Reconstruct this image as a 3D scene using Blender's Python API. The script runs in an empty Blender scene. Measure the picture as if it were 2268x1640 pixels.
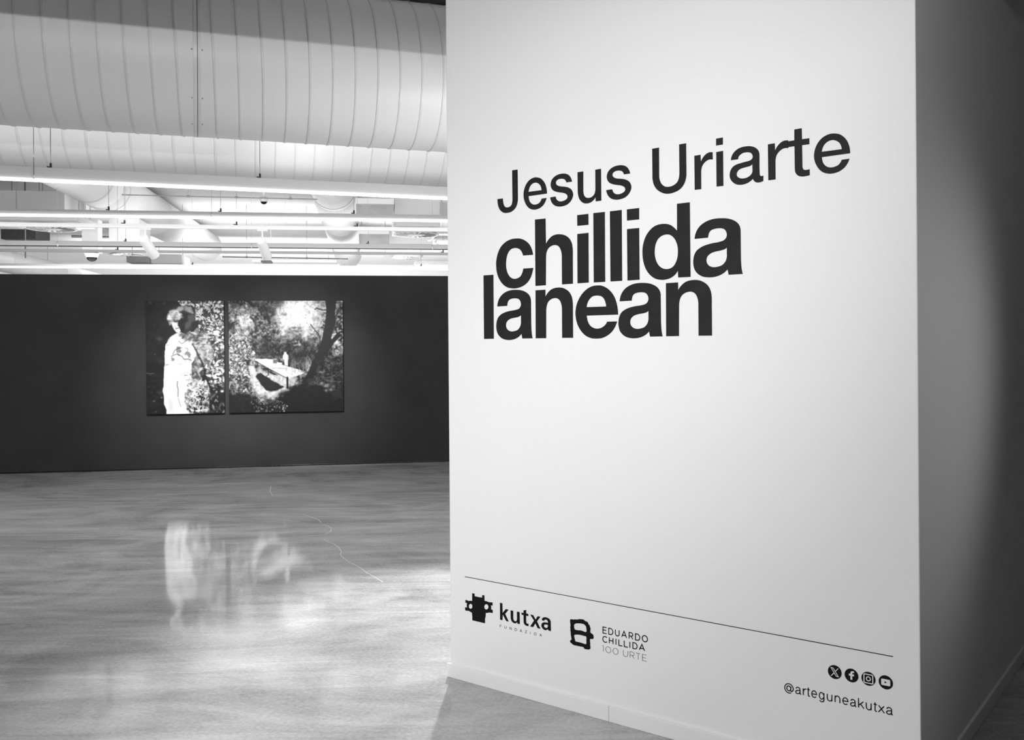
import bpy, bmesh, math, random
import numpy as np
from mathutils import Vector, Matrix

# ------------------------------------------------------------------ scene, camera, exposure
scene = bpy.context.scene
COL = scene.collection
scene.view_settings.view_transform = 'Standard'
scene.view_settings.look = 'None'
scene.view_settings.exposure = 0.0
scene.view_settings.gamma = 1.0
scene.view_settings.use_curve_mapping = False

CAM_H = 1.5
ROLL = 0.0078
cam_data = bpy.data.cameras.new('camera')
cam = bpy.data.objects.new('camera', cam_data)
COL.objects.link(cam)
cam_data.sensor_fit = 'HORIZONTAL'
cam_data.sensor_width = 36.0
cam_data.lens = 36.0 * 2078.0 / 2268.0
cam_data.shift_y = -52.0 / 2268.0
cam_data.clip_end = 200
_r = Vector((1, 0, -ROLL)).normalized()
_u = Vector((ROLL, 0, 1)).normalized()
_b = Vector((0, -1, 0))
cam.matrix_world = Matrix(((_r.x, _u.x, _b.x, 0), (_r.y, _u.y, _b.y, 0), (_r.z, _u.z, _b.z, CAM_H), (0, 0, 0, 1)))
scene.camera = cam

# ------------------------------------------------------------------ frames of reference (metres)
PHI = math.radians(9.18)          # the hall: partition wall, lighting lines, ducts
PHI2 = math.radians(18.7)         # the two big spiral ducts and the first lighting line


def frame(phi):
    e = Vector((math.cos(phi), math.sin(phi), 0))
    n = Vector((-math.sin(phi), math.cos(phi), 0))
    return Matrix(((e.x, n.x, 0, 0), (e.y, n.y, 0, 0), (0, 0, 1, 0), (0, 0, 0, 1)))


HALL = frame(PHI)                 # local x along the hall wall, y away from the camera, z up
NEAR = frame(PHI2)
WALL = Matrix(((0.790272, 0.612756, 0, -0.290652), (-0.612756, 0.790272, 0, 4.270529), (0, 0, 1, 0), (0, 0, 0, 1)))
#                 local x along the white title wall, y into it, z up

# ------------------------------------------------------------------ light
world = bpy.data.worlds.new('world')
scene.world = world
world.use_nodes = True
world.node_tree.nodes['Background'].inputs[0].default_value = (1, 1, 1, 1)
world.node_tree.nodes['Background'].inputs[1].default_value = 0.05

LED_STRENGTH = 2.6


def lamp(name, kind, loc, target, energy, fr=None, size=0.1, spot=60, blend=0.5, size_y=None):
    d = bpy.data.lights.new(name, kind)
    d.energy = energy
    loc, target = Vector(loc), Vector(target)
    if fr is not None:
        loc, target = fr @ loc, fr @ target
    if kind == 'SPOT':
        d.spot_size = math.radians(spot)
        d.spot_blend = blend
        d.shadow_soft_size = size
    elif kind == 'AREA':
        d.size = size
        if size_y:
            d.shape = 'RECTANGLE'
            d.size_y = size_y
    else:
        d.shadow_soft_size = size
    o = bpy.data.objects.new(name, d)
    COL.objects.link(o)
    o.location = loc
    o.rotation_euler = (target - loc).to_track_quat('-Z', 'Y').to_euler()
    return o


# track spot on the title wall, from the left in front of it
lamp('title_wall_lamp', 'SPOT', (-3.5, -0.4, 2.7), (0.22, 3.85, 0.75), 420, size=0.25, spot=61, blend=1.0)
lamp('title_wall_lamp', 'SPOT', (-3.6, 2.2, 2.6), (0.5, 3.65, 0.35), 120, size=0.25, spot=54, blend=1.0)  # second spot, added to lift the wall's left edge and bottom
lamp('title_wall_fill', 'AREA', (-2.2, -1.5, 3.3), (-0.2, 4.0, 2.2), 58, size=1.6)  # broad unseen fill added for the title wall
# a lamp far to the right that just grazes the end of the title wall
lamp('side_lamp', 'SPOT', (5.2, 3.2, 2.4), (1.50, 3.28, 1.32), 125, size=0.3, spot=30, blend=1.0)
# unseen spot added for the near duct; the added blocker cuts its upward light
lamp('duct_band_spot', 'SPOT', (-0.4, -1.0, 2.40), (0.9, 6.3, 3.1), 520, fr=NEAR, size=0.008, spot=75, blend=0.9)
# picture spots hanging on the track
lamp('picture_lamp', 'SPOT', (-1.93, 9.36, 2.38), (-2.15, 12.24, 1.15), 340, fr=HALL, size=0.04, spot=48, blend=1.0)
lamp('picture_lamp', 'SPOT', (-0.89, 9.36, 2.38), (-0.90, 12.24, 1.15), 355, fr=HALL, size=0.04, spot=52, blend=1.0)
# a spot under the near lighting line that washes the floor beside the title wall
lamp('floor_wash_lamp', 'SPOT', (-0.1, 7.9, 2.6), (-0.60, 5.10, 0), 1180, size=0.06, spot=41, blend=1.0)
# the light that the suspended lines throw down, with unseen fill added upwards
lamp('line_lamp_down', 'AREA', (-1.0, 6.99, 2.60), (-1.0, 6.99, 0), 55, fr=NEAR, size=9.0, size_y=0.04)
lamp('line_lamp_down', 'AREA', (-1.0, 8.53, 2.61), (-1.0, 8.53, 0), 60, fr=HALL, size=9.0, size_y=0.04)
lamp('up_fill', 'AREA', (0.6, 6.99, 2.80), (0.6, 7.9, 3.6), 10, fr=NEAR, size=7.0, size_y=0.04)
lamp('up_fill', 'AREA', (-0.8, 10.0, 2.25), (-0.8, 10.15, 3.9), 66, fr=HALL, size=7.0, size_y=1.2)  # unseen areas added to lift the ceiling, as bounced light would
lamp('up_fill', 'AREA', (-0.8, 13.2, 2.25), (-0.8, 13.8, 3.9), 88, fr=HALL, size=7.0, size_y=1.2)
lamp('up_fill', 'AREA', (-0.8, 17.0, 2.25), (-0.8, 18.5, 3.9), 200, fr=HALL, size=7.0, size_y=1.2)
lamp('up_fill', 'AREA', (-1.5, 22.0, 2.25), (-1.5, 25.0, 3.9), 420, fr=HALL, size=9.0, size_y=1.2)
lamp('spot_head_fill', 'AREA', (-1.5, 8.60, 2.63), (-1.5, 10.0, 2.72), 21, fr=HALL, size=9.0, size_y=0.04)  # strip added to brighten the spotlight heads
# unseen fill added behind the title wall to brighten the near duct's right part
lamp('duct_fill', 'SPOT', (2.0, 5.0, 2.0), (1.3, 6.4, 2.95), 56, fr=NEAR, size=0.2, spot=100, blend=1.0)
# unseen fill added over the near part of the hall
lamp('hall_fill', 'AREA', (-3.5, 2.2, 2.95), (-3.5, 2.2, 0), 3, fr=HALL, size=5.0, size_y=0.2)
# small unseen spot added beside the near line to brighten the far duct
lamp('duct_fill', 'SPOT', (0.75, 7.02, 2.72), (0.85, 7.75, 3.1), 13, fr=NEAR, size=0.04, spot=130, blend=1.0)

# ------------------------------------------------------------------ materials
def new_mat(name, col, rough=0.6, spec=0.3, noise=0.0, scale=8.0, bump=0.0, metal=0.0, emit=0.0, bscale=None):
    m = bpy.data.materials.new(name)
    m.use_nodes = True
    nt = m.node_tree
    b = nt.nodes['Principled BSDF']
    b.inputs['Base Color'].default_value = (col, col, col, 1)
    b.inputs['Roughness'].default_value = rough
    b.inputs['Specular IOR Level'].default_value = spec
    b.inputs['Metallic'].default_value = metal
    if emit:
        b.inputs['Emission Color'].default_value = (1, 1, 1, 1)
        b.inputs['Emission Strength'].default_value = emit
    if noise or bump:
        tc = nt.nodes.new('ShaderNodeTexCoord')
        n = nt.nodes.new('ShaderNodeTexNoise')
        n.inputs['Scale'].default_value = scale
        n.inputs['Detail'].default_value = 6
        nt.links.new(tc.outputs['Object'], n.inputs['Vector'])
        if noise:
            mr = nt.nodes.new('ShaderNodeMapRange')
            mr.inputs['From Min'].default_value = 0.3
            mr.inputs['From Max'].default_value = 0.7
            mr.inputs['To Min'].default_value = max(0, col - noise)
            mr.inputs['To Max'].default_value = min(1, col + noise)
            nt.links.new(n.outputs['Fac'], mr.inputs['Value'])
            nt.links.new(mr.outputs['Result'], b.inputs['Base Color'])
        if bump:
            n2 = nt.nodes.new('ShaderNodeTexNoise')
            n2.inputs['Scale'].default_value = bscale or scale
            n2.inputs['Detail'].default_value = 4
            nt.links.new(tc.outputs['Object'], n2.inputs['Vector'])
            bp = nt.nodes.new('ShaderNodeBump')
            bp.inputs['Strength'].default_value = bump
            bp.inputs['Distance'].default_value = 0.002
            nt.links.new(n2.outputs['Fac'], bp.inputs['Height'])
            nt.links.new(bp.outputs['Normal'], b.inputs['Normal'])
    return m


M = {}
M['white_wall'] = new_mat('white_wall', 0.84, 0.65, 0.2, noise=0.006, scale=2.0, bump=0.06, bscale=180)
M['skirting'] = new_mat('skirting', 0.84, 0.35, 0.4, noise=0.005, scale=3.0)
M['dark_wall'] = new_mat('dark_wall', 0.034, 0.7, 0.25, noise=0.003, scale=3.0, bump=0.08, bscale=120)
M['ceiling'] = new_mat('ceiling', 0.80, 0.8, 0.1, noise=0.02, scale=1.2)
M['room'] = new_mat('room', 0.75, 0.8, 0.1, noise=0.01, scale=1.0)
M['duct'] = new_mat('duct', 0.74, 0.42, 0.35, noise=0.012, scale=3.0)
M['seam'] = new_mat('seam', 0.66, 0.35, 0.4, noise=0.01, scale=5.0)
M['duct_small'] = new_mat('duct_small', 0.78, 0.33, 0.5, noise=0.012, scale=4.0)
M['metal_white'] = new_mat('metal_white', 0.80, 0.4, 0.4, noise=0.008, scale=6.0)
M['box_white'] = new_mat('box_white', 0.80, 0.6, 0.25, noise=0.02, scale=3.0)
M['box_grey'] = new_mat('box_grey', 0.42, 0.6, 0.25, noise=0.05, scale=6.0)
M['dark_metal'] = new_mat('dark_metal', 0.05, 0.5, 0.3, noise=0.01, scale=20)
M['black'] = new_mat('black', 0.012, 0.25, 0.5, noise=0.003, scale=20)
M['steel'] = new_mat('steel', 0.25, 0.35, 0.5, noise=0.03, scale=30, metal=0.6)
M['vinyl'] = new_mat('vinyl', 0.014, 0.6, 0.2, noise=0.003, scale=12)
M['vinyl_small'] = new_mat('vinyl_small', 0.005, 0.6, 0.15, noise=0.001, scale=12)
M['vinyl_white'] = new_mat('vinyl_white', 0.80, 0.5, 0.3, noise=0.004, scale=12)
M['led'] = new_mat('led', 0.9, 0.5, 0.2, noise=0.003, scale=10, emit=LED_STRENGTH)
M['led_off'] = new_mat('led_off', 0.06, 0.4, 0.4, noise=0.01, scale=10)
M['glass_dome'] = new_mat('glass_dome', 0.006, 0.25, 0.25, noise=0.002, scale=10)
M['cable'] = new_mat('cable', 0.45, 0.5, 0.3, noise=0.03, scale=40)
M['grey_room'] = new_mat('grey_room', 0.22, 0.8, 0.1, noise=0.01, scale=1.0)
M['metal_pale'] = new_mat('metal_pale', 0.64, 0.45, 0.35, noise=0.01, scale=6.0)
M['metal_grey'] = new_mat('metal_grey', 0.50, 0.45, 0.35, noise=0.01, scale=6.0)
M['crack'] = new_mat('crack', 0.45, 0.5, 0.3, noise=0.03, scale=40)
M['print_edge'] = new_mat('print_edge', 0.02, 0.5, 0.3, noise=0.003, scale=10)


def floor_material():
    m = bpy.data.materials.new('polished_concrete')
    m.use_nodes = True
    nt = m.node_tree
    L = nt.links.new
    b = nt.nodes['Principled BSDF']
    tc = nt.nodes.new('ShaderNodeTexCoord')

    def noise(sx, sy, scale, detail, rough=0.6, dist=0.0, off=0.0):
        mp = nt.nodes.new('ShaderNodeMapping')
        mp.inputs['Scale'].default_value = (sx, sy, 1)
        mp.inputs['Location'].default_value = (off, off * 0.7, 0)
        mp.inputs['Rotation'].default_value = (0, 0, 0.25)
        L(tc.outputs['Object'], mp.inputs['Vector'])
        n = nt.nodes.new('ShaderNodeTexNoise')
        n.inputs['Scale'].default_value = scale
        n.inputs['Detail'].default_value = detail
        n.inputs['Roughness'].default_value = rough
        n.inputs['Distortion'].default_value = dist
        L(mp.outputs['Vector'], n.inputs['Vector'])
        return n.outputs['Fac']

    def mathn(op, a, c, clamp=False):
        n = nt.nodes.new('ShaderNodeMath')
        n.operation = op
        n.use_clamp = clamp
        for i, v in enumerate((a, c)):
            if isinstance(v, float):
                n.inputs[i].default_value = v
            else:
                L(v, n.inputs[i])
        return n.outputs[0]

    def mrange(v, a, c, d, e):
        n = nt.nodes.new('ShaderNodeMapRange')
        n.inputs['From Min'].default_value = a
        n.inputs['From Max'].default_value = c
        n.inputs['To Min'].default_value = d
        n.inputs['To Max'].default_value = e
        L(v, n.inputs['Value'])
        return n.outputs['Result']

    clouds = mrange(noise(0.7, 1.0, 0.9, 7, 0.62, 1.6), 0.30, 0.70, -0.12, 0.11)
    trowel = mrange(noise(0.35, 1.5, 1.6, 8, 0.65, 2.6, 4.0), 0.30, 0.70, -0.10, 0.09)
    grain = mrange(noise(1.0, 1.0, 55.0, 5, 0.75), 0.25, 0.75, -0.10, 0.10)
    fleck = mrange(noise(1.0, 1.0, 190.0, 2, 0.5, 0.0, 9.0), 0.66, 0.80, 0.0, 0.10)
    tot = mathn('ADD', mathn('ADD', clouds, trowel), mathn('ADD', grain, fleck))
    tot = mathn('ADD', tot, 0.40, True)
    L(tot, b.inputs['Base Color'])
    ro = mrange(noise(0.6, 1.0, 1.4, 6, 0.6, 1.0, 2.0), 0.3, 0.7, 0.03, 0.10)
    L(ro, b.inputs['Roughness'])
    b.inputs['Specular IOR Level'].default_value = 0.5
    bp = nt.nodes.new('ShaderNodeBump')
    bp.inputs['Strength'].default_value = 0.04
    bp.inputs['Distance'].default_value = 0.001
    L(noise(1.0, 1.0, 90.0, 4, 0.6), bp.inputs['Height'])
    L(bp.outputs['Normal'], b.inputs['Normal'])
    return m


M['floor'] = floor_material()


# ------------------------------------------------------------------ helpers
def link_mesh(name, me, mat, parent=None, matrix=None, kind=None, smooth=False):
    me.materials.append(mat)
    if smooth:
        me.polygons.foreach_set('use_smooth', [True] * len(me.polygons))
    o = bpy.data.objects.new(name, me)
    COL.objects.link(o)
    if parent is not None:
        o.parent = parent
    if matrix is not None:
        o.matrix_local = matrix
    if kind:
        o['kind'] = kind
    return o


def obj(name, bm, mat, parent=None, matrix=None, kind=None, smooth=False):
    bmesh.ops.recalc_face_normals(bm, faces=bm.faces)
    me = bpy.data.meshes.new(name)
    bm.to_mesh(me)
    bm.free()
    o = link_mesh(name, me, mat, parent, matrix, kind, False)
    if smooth:
        me.polygons.foreach_set('use_smooth', [True] * len(me.polygons))
        me.set_sharp_from_angle(angle=math.radians(40))
    return o


def tag(o, label, cat, group=None):
    o['label'] = label
    o['category'] = cat
    if group:
        o['group'] = group
    return o


def thing(name, label, cat, matrix, group=None):
    o = bpy.data.objects.new(name, None)
    o.empty_display_size = 0.1
    COL.objects.link(o)
    o.matrix_world = matrix
    return tag(o, label, cat, group)


def box(bm, a, b, bevel=0.0):
    x0, y0, z0 = a
    x1, y1, z1 = b
    vs = [bm.verts.new(p) for p in ((x0, y0, z0), (x1, y0, z0), (x1, y1, z0), (x0, y1, z0), (x0, y0, z1), (x1, y0, z1), (x1, y1, z1), (x0, y1, z1))]
    fs = [bm.faces.new([vs[i] for i in q]) for q in ((0, 3, 2, 1), (4, 5, 6, 7), (0, 1, 5, 4), (1, 2, 6, 5), (2, 3, 7, 6), (3, 0, 4, 7))]
    if bevel:
        es = {e for f in fs for e in f.edges}
        bmesh.ops.bevel(bm, geom=list(es), offset=bevel, segments=2, profile=0.5, affect='EDGES')
    return bm


def boxes(*args, bevel=0.0):
    bm = bmesh.new()
    for a, b in args:
        box(bm, a, b, bevel)
    return bm


def cyl(bm, p, q, r0, r1=None, seg=16, caps=True):
    p, q = Vector(p), Vector(q)
    r1 = r0 if r1 is None else r1
    d = (q - p).normalized()
    t = Vector((0, 0, 1)) if abs(d.z) < 0.9 else Vector((1, 0, 0))
    a = d.cross(t).normalized()
    c = d.cross(a)
    r = []
    for pt, rad in ((p, r0), (q, r1)):
        r.append([bm.verts.new(pt + (a * math.cos(2 * math.pi * i / seg) + c * math.sin(2 * math.pi * i / seg)) * rad) for i in range(seg)])
    for i in range(seg):
        j = (i + 1) % seg
        bm.faces.new((r[0][i], r[0][j], r[1][j], r[1][i]))
    if caps:
        bm.faces.new(r[0][::-1])
        bm.faces.new(r[1])
    return bm


def tube(bm, pts, rad, seg=8, caps=True):
    pts = [Vector(p) for p in pts]
    prev, rings = None, []
    for i, p in enumerate(pts):
        d = (pts[min(i + 1, len(pts) - 1)] - pts[max(i - 1, 0)]).normalized()
        t = Vector((0, 0, 1)) if abs(d.z) < 0.95 else Vector((1, 0, 0))
        a = d.cross(t).normalized()
        c = d.cross(a)
        rings.append([bm.verts.new(p + (a * math.cos(2 * math.pi * k / seg) + c * math.sin(2 * math.pi * k / seg)) * rad) for k in range(seg)])
    for u, v in zip(rings, rings[1:]):
        for k in range(seg):
            j = (k + 1) % seg
            bm.faces.new((u[k], u[j], v[j], v[k]))
    if caps:
        bm.faces.new(rings[0][::-1])
        bm.faces.new(rings[-1])
    return bm


def structure(name, bm, mat, matrix=None):
    return obj(name, bm, mat, None, matrix, 'structure')


# ------------------------------------------------------------------ the setting
structure('floor', boxes(((-16, -6, -0.1), (12, 30, 0))), M['floor'])
structure('ceiling', boxes(((-11, -3.5, 3.95), (9, 28.2, 4.05))), M['ceiling'], HALL)
structure('wall_back', boxes(((-9.0, 12.24, 0), (4.5, 12.42, 2.43)), bevel=0.004), M['dark_wall'], HALL)
structure('wall_far', boxes(((-11, 28.0, 0), (9, 28.2, 3.95))), M['room'], HALL)
structure('wall_left', boxes(((-9.2, -3.5, 0), (-9.0, 28.0, 3.95))), M['room'], HALL)
structure('wall_right', boxes(((7.0, -3.5, 0), (7.2, 28.0, 3.95))), M['grey_room'], HALL)
# free-standing block with the exhibition title
structure('wall_front', boxes(((0, 0, 0), (2.026, 3.2, 3.4)), bevel=0.004), M['white_wall'], WALL)
structure('baseboard_front', boxes(((-0.010, -0.012, 0), (0.8493, 0, 0.062)), bevel=0.002), M['skirting'], WALL)
structure('baseboard_front', boxes(((0.8505, -0.012, 0), (2.036, 0, 0.062)), bevel=0.002), M['skirting'], WALL)
structure('baseboard_right', boxes(((2.026, 0.0005, 0), (2.038, 3.2, 0.062)), bevel=0.002), M['skirting'], WALL)
# unseen block added to cut the shadow band across the near duct
structure('light_blocker_1', boxes(((-8.0, 1.80, 2.845), (6.0, 2.05, 3.95))), M['room'], NEAR)
# base strip of the dark wall
structure('baseboard_back', boxes(((-9.0, 12.232, 0), (4.5, 12.24, 0.018)), bevel=0.001), M['black'], HALL)

# ------------------------------------------------------------------ big spiral ducts
def spiral_duct(name, label, perp, zc, R, s0, s1, runs, joints, mat_frame, pitch=0.1445):
    T = thing(name, label, 'duct', mat_frame @ Matrix.Translation((0, perp, zc)), 'large spiral ducts under the ceiling')
    bm = bmesh.new()
    seg = 96
    rings = []
    for s in np.linspace(s0, s1, 13):
        rings.append([bm.verts.new((s, R * math.cos(2 * math.pi * k / seg), R * math.sin(2 * math.pi * k / seg))) for k in range(seg)])
    for a, c in zip(rings, rings[1:]):
        for k in range(seg):
            j = (k + 1) % seg
            bm.faces.new((a[k], a[j], c[j], c[k]))
    bm.faces.new(rings[0]); bm.faces.new(rings[-1])
    obj('duct_body', bm, M['duct'], T, smooth=True)
    # raised lock seam winding round the duct
    st = 48
    prof = [(-0.0078, -0.001), (-0.0068, 0.0046), (0.0, 0.0058), (0.0068, 0.0046), (0.0078, -0.001)]
    for lo, hi, phase in runs:
        bm = bmesh.new()
        prev = None
        for i in range(int((s1 - s0) / pitch) * st):
            a = 2 * math.pi * i / st
            s = s0 + phase + pitch * i / st
            if not lo < s < hi:
                prev = None
                continue
            cur = [bm.verts.new((s + ds, (R + dr) * math.cos(a), (R + dr) * math.sin(a))) for ds, dr in prof]
            if prev:
                for k in range(len(prof) - 1):
                    bm.faces.new((prev[k], cur[k], cur[k + 1], prev[k + 1]))
            prev = cur
        obj('spiral_seam', bm, M['seam'], T, smooth=True)
    for hs in (-3.6, 2.9):
        bm = bmesh.new()
        cyl(bm, (hs, 0, R - 0.004), (hs, 0, 3.955 - zc), 0.008, seg=8)
        obj('hanger', bm, M['cable'], T)
    for js in joints:
        bm = bmesh.new()
        rr = [(-0.020, -0.001), (-0.020, 0.0022), (0.0, 0.0024), (0.0, -0.004), (0.004, -0.004), (0.004, 0.0020), (0.022, 0.0016), (0.022, -0.001)]
        rings = [[bm.verts.new((js + ds, (R + dr) * math.cos(2 * math.pi * k / seg), (R + dr) * math.sin(2 * math.pi * k / seg))) for k in range(seg)] for ds, dr in rr]
        for a, c in zip(rings, rings[1:]):
            for k in range(seg):
                j = (k + 1) % seg
                bm.faces.new((a[k], a[j], c[j], c[k]))
        obj('joint_band', bm, M['seam'], T, smooth=True)
        obj('joint_gap', ring_strip(js + 0.002, R + 0.0018, 0.0032), M['dark_metal'], T)
        for ang in (150, 190, 224, 249):
            for ds in (-0.030, 0.030):
                a = math.radians(ang)
                bm = bmesh.new()
                c0 = Vector((js + ds, R * math.cos(a), R * math.sin(a)))
                nn = Vector((0, math.cos(a), math.sin(a)))
                cyl(bm, c0 - nn * 0.002, c0 + nn * 0.004, 0.006, 0.004, 10)
                obj('screw', bm, M['box_grey'], T)
    return T


def ring_strip(s, R, w, seg=96):
    bm = bmesh.new()
    rings = [[bm.verts.new((s + ds, R * math.cos(2 * math.pi * k / seg), R * math.sin(2 * math.pi * k / seg))) for k in range(seg)] for ds in (-w / 2, w / 2)]
    for k in range(seg):
        j = (k + 1) % seg
        bm.faces.new((rings[0][k], rings[0][j], rings[1][j], rings[1][k]))
    return bm


spiral_duct('spiral_duct', 'nearer and higher of the two large white spiral ducts, banded by a half-way shadow line', 6.477, 3.40, 0.5, -5.5, 4.5, [(-9, 0.005, 0.131), (0.055, 9, 0.057)], [0.0284], NEAR)
spiral_duct('spiral_duct', 'farther large white spiral duct, between the nearer one and the first light line', 7.75, 3.40, 0.55, -6.5, 4.5, [(-9, 9, 0.076)], [], NEAR, pitch=0.1475)

# ------------------------------------------------------------------ suspended lighting lines
def luminaire(label, fr, perp, z_led, s0, s1, hang, pins, lit=True, top=0.09, led_r=0.011, ceil=3.955, short={}):
    T = thing('linear_light', label, 'light', fr @ Matrix.Translation((0, perp, z_led)), 'suspended lighting lines across the hall')
    zb = led_r + 0.002
    cable_mat = M['dark_metal'] if fr is NEAR else M['cable']
    obj('housing', boxes(((s0, 0.0, zb), (s1, 0.05, top)), bevel=0.003), M['metal_pale'] if lit else M['metal_grey'], T)
    if lit:
        bm = bmesh.new()
        n = 10
        ra = [bm.verts.new((s0, -0.004 + led_r * math.cos(2 * math.pi * k / n), led_r * math.sin(2 * math.pi * k / n))) for k in range(n)]
        rb = [bm.verts.new((s1, -0.004 + led_r * math.cos(2 * math.pi * k / n), led_r * math.sin(2 * math.pi * k / n))) for k in range(n)]
        for k in range(n):
            j = (k + 1) % n
            bm.faces.new((ra[k], ra[j], rb[j], rb[k]))
        bm.faces.new(ra); bm.faces.new(rb)
        obj('diffuser', bm, M['led'], T, smooth=True)
    else:
        obj('diffuser', boxes(((s0, 0.004, zb - 0.008), (s1, 0.046, zb + 0.001))), M['led_off'], T)
    for s in hang:
        bm = bmesh.new()
        cyl(bm, (s, 0.025, top + 0.02), (s, 0.025, ceil - z_led), 0.0022, seg=6)
        c = obj('cable', bm, cable_mat, T)
        bm = bmesh.new()
        cyl(bm, (s, 0.025, top - 0.002), (s, 0.025, top + 0.034), 0.0085, 0.007, 10)
        cyl(bm, (s - 0.024, 0.025, top + 0.010), (s - 0.004, 0.025, top + 0.006), 0.004, seg=8)
        obj('cable_gripper', bm, M['dark_metal'], c)
    for s in pins:
        bm = bmesh.new()
        cyl(bm, (s, -0.006, led_r + 0.02), (s, -0.006, short.get(s, ceil) - z_led), 0.0018, seg=6)
        c = obj('cable', bm, cable_mat, T)
        bm = bmesh.new()
        cyl(bm, (s, -0.006, led_r - 0.004), (s, -0.006, led_r + 0.024), 0.007, 0.005, 10)
        obj('cable_gripper', bm, M['metal_white'], c)
    return T


luminaire('glowing light line nearest the camera, hung right below the far spiral duct', NEAR, 7.0, 2.6425, -5.5, 4.0, [-0.914, 0.459], [-1.013], top=0.092)
luminaire('second glowing light line from the front, just above the rail with the two spotlights', HALL, 8.55, 2.650, -5.5, 4.0, [-2.142, -1.206, -0.048], [-1.279], top=0.056)
luminaire('unlit light line with a dark slot under it, behind the two white spotlights', HALL, 11.1, 2.650, -5.6, 4.0, [-2.6, 0.1], [-3.312, -1.224, 0.851], lit=False, top=0.066, short={-3.312: 3.3015})
luminaire('lowest and farthest glowing light line, just over the top of the dark wall', HALL, 13.9, 2.652, -7.0, 4.5, [-2.35, 0.9], [-3.7, -1.05], top=0.050)


def track(label, perp, z0, h, s0, s1, hang):
    cable_mat = M['cable']
    T = thing('lighting_track', label, 'track', HALL @ Matrix.Translation((0, perp, z0)), 'white lighting rails across the hall')
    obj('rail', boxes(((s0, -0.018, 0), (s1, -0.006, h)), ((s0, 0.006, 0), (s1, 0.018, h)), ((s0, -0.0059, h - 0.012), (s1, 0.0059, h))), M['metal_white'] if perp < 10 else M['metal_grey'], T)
    for s in hang:
        bm = bmesh.new()
        cyl(bm, (s, 0, h + 0.02), (s, 0, 3.955 - z0), 0.0022, seg=6)
        c = obj('cable', bm, cable_mat, T)
        bm = bmesh.new()
        cyl(bm, (s, 0, h - 0.002), (s, 0, h + 0.034), 0.0085, 0.007, 10)
        cyl(bm, (s - 0.03, 0, h + 0.008), (s - 0.004, 0, h + 0.006), 0.004, seg=8)
        obj('cable_gripper', bm, M['dark_metal'], c)
    return T


track('white rail that carries the two white spotlights', 9.2, 2.634, 0.037, -5.5, 4.0, [-2.16, -1.15, -0.02])
track('thin empty white rail low behind the unlit light line', 11.6, 2.640, 0.030, -5.6, 4.0, [-2.8, 1.02])


def spotlight(label, s, top, a, q):
    T = thing('track_spotlight', label, 'spotlight', HALL @ Matrix.Translation((s, 9.2, 2.634)), 'white spotlights on the rail')
    a, q = Vector(a), Vector(q)
    d = (q - a).normalized()
    R = 0.047
    bm = bmesh.new()
    cyl(bm, a, a + d * 0.012, R * 0.93, R, 28)
    cyl(bm, a + d * 0.012, q, R, R, 28, caps=False)
    cyl(bm, q, q + d * 0.0005, R, R * 0.9, 28, caps=False)
    bmesh.ops.remove_doubles(bm, verts=bm.verts, dist=1e-5)
    obj('body', bm, M['metal_white'], T, smooth=True)
    bm = bmesh.new()
    cyl(bm, q - d * 0.02, q - d * 0.018, R * 0.985, R * 0.985, 24)
    obj('lens', bm, M['led'], T)
    pivot = a + d * 0.05 + Vector((0, 0, R - 0.01))
    bm = bmesh.new()
    box(bm, (-0.05, -0.014, -0.016), (0.05, 0.014, 0.0), 0.003)
    obj('track_adapter', bm, M['metal_white'], T)
    bm = bmesh.new()
    tube(bm, [(0, 0, -0.014), (0, 0, pivot.z * 0.7), pivot, a + d * 0.06], 0.0085, 10)
    obj('stem', bm, M['metal_white'], T)
    return T


spotlight('white cylinder spotlight on the rail, the left of the two, above the portrait print', -1.975, 0, (-0.020, -0.02, -0.092), (0.055, 0.14, -0.247))
spotlight('white cylinder spotlight on the rail, the right of the two, above the garden print', -0.914, 0, (-0.013, -0.02, -0.105), (0.030, 0.14, -0.247))


# ------------------------------------------------------------------ round ducts, boxes and vents under the ceiling
def round_duct(label, x0, zc, R, p0, p1, slope, bands, group='small round ducts running to the back of the hall'):
    T = thing('round_duct', label, 'duct', HALL, group)
    a, q = Vector((x0 + slope * p0, p0, zc)), Vector((x0 + slope * p1, p1, zc))
    d = (q - a).normalized()
    bm = bmesh.new()
    cyl(bm, a, q, R, seg=48)
    obj('duct_body', bm, M['duct_small'], T, smooth=True)
    # corrugated stretch: many fine ridges, one mesh
    bm = bmesh.new()
    L = (q - a).length
    k = 3.6
    while k < 6.4:
        cyl(bm, a + d * k, a + d * (k + 0.012), R + 0.004, R + 0.004, 40)
        k += 0.045
    obj('corrugation', bm, M['duct_small'], T, kind='stuff', smooth=True)
    for t in bands:
        bm = bmesh.new()
        cyl(bm, a + d * t, a + d * (t + 0.05), R + 0.008, R + 0.008, 40)
        obj('clamp_band', bm, M['seam'], T, smooth=True)
    for t in (1.2, L * 0.6):
        c0 = a + d * t
        bm = bmesh.new()
        cyl(bm, (c0.x, c0.y, zc + R - 0.003), (c0.x, c0.y, 3.955), 0.006, seg=6)
        obj('hanger', bm, M['cable'], T)
    return T


round_duct('pale round duct slanting in from the upper left, above the portrait print', -3.54, 3.60, 0.298, 9.0, 20.0, 0.0225, [3.1, 3.9])
round_duct('pale round duct running straight back, left of the slotted ceiling boxes', -0.4475, 3.60, 0.295, 9.0, 21.5, 0.009, [2.5, 3.4])
round_duct('pale round duct low at the far left end of the ceiling', -6.8, 3.10, 0.20, 14.3, 24.0, 0.030, [2.0])


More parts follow.
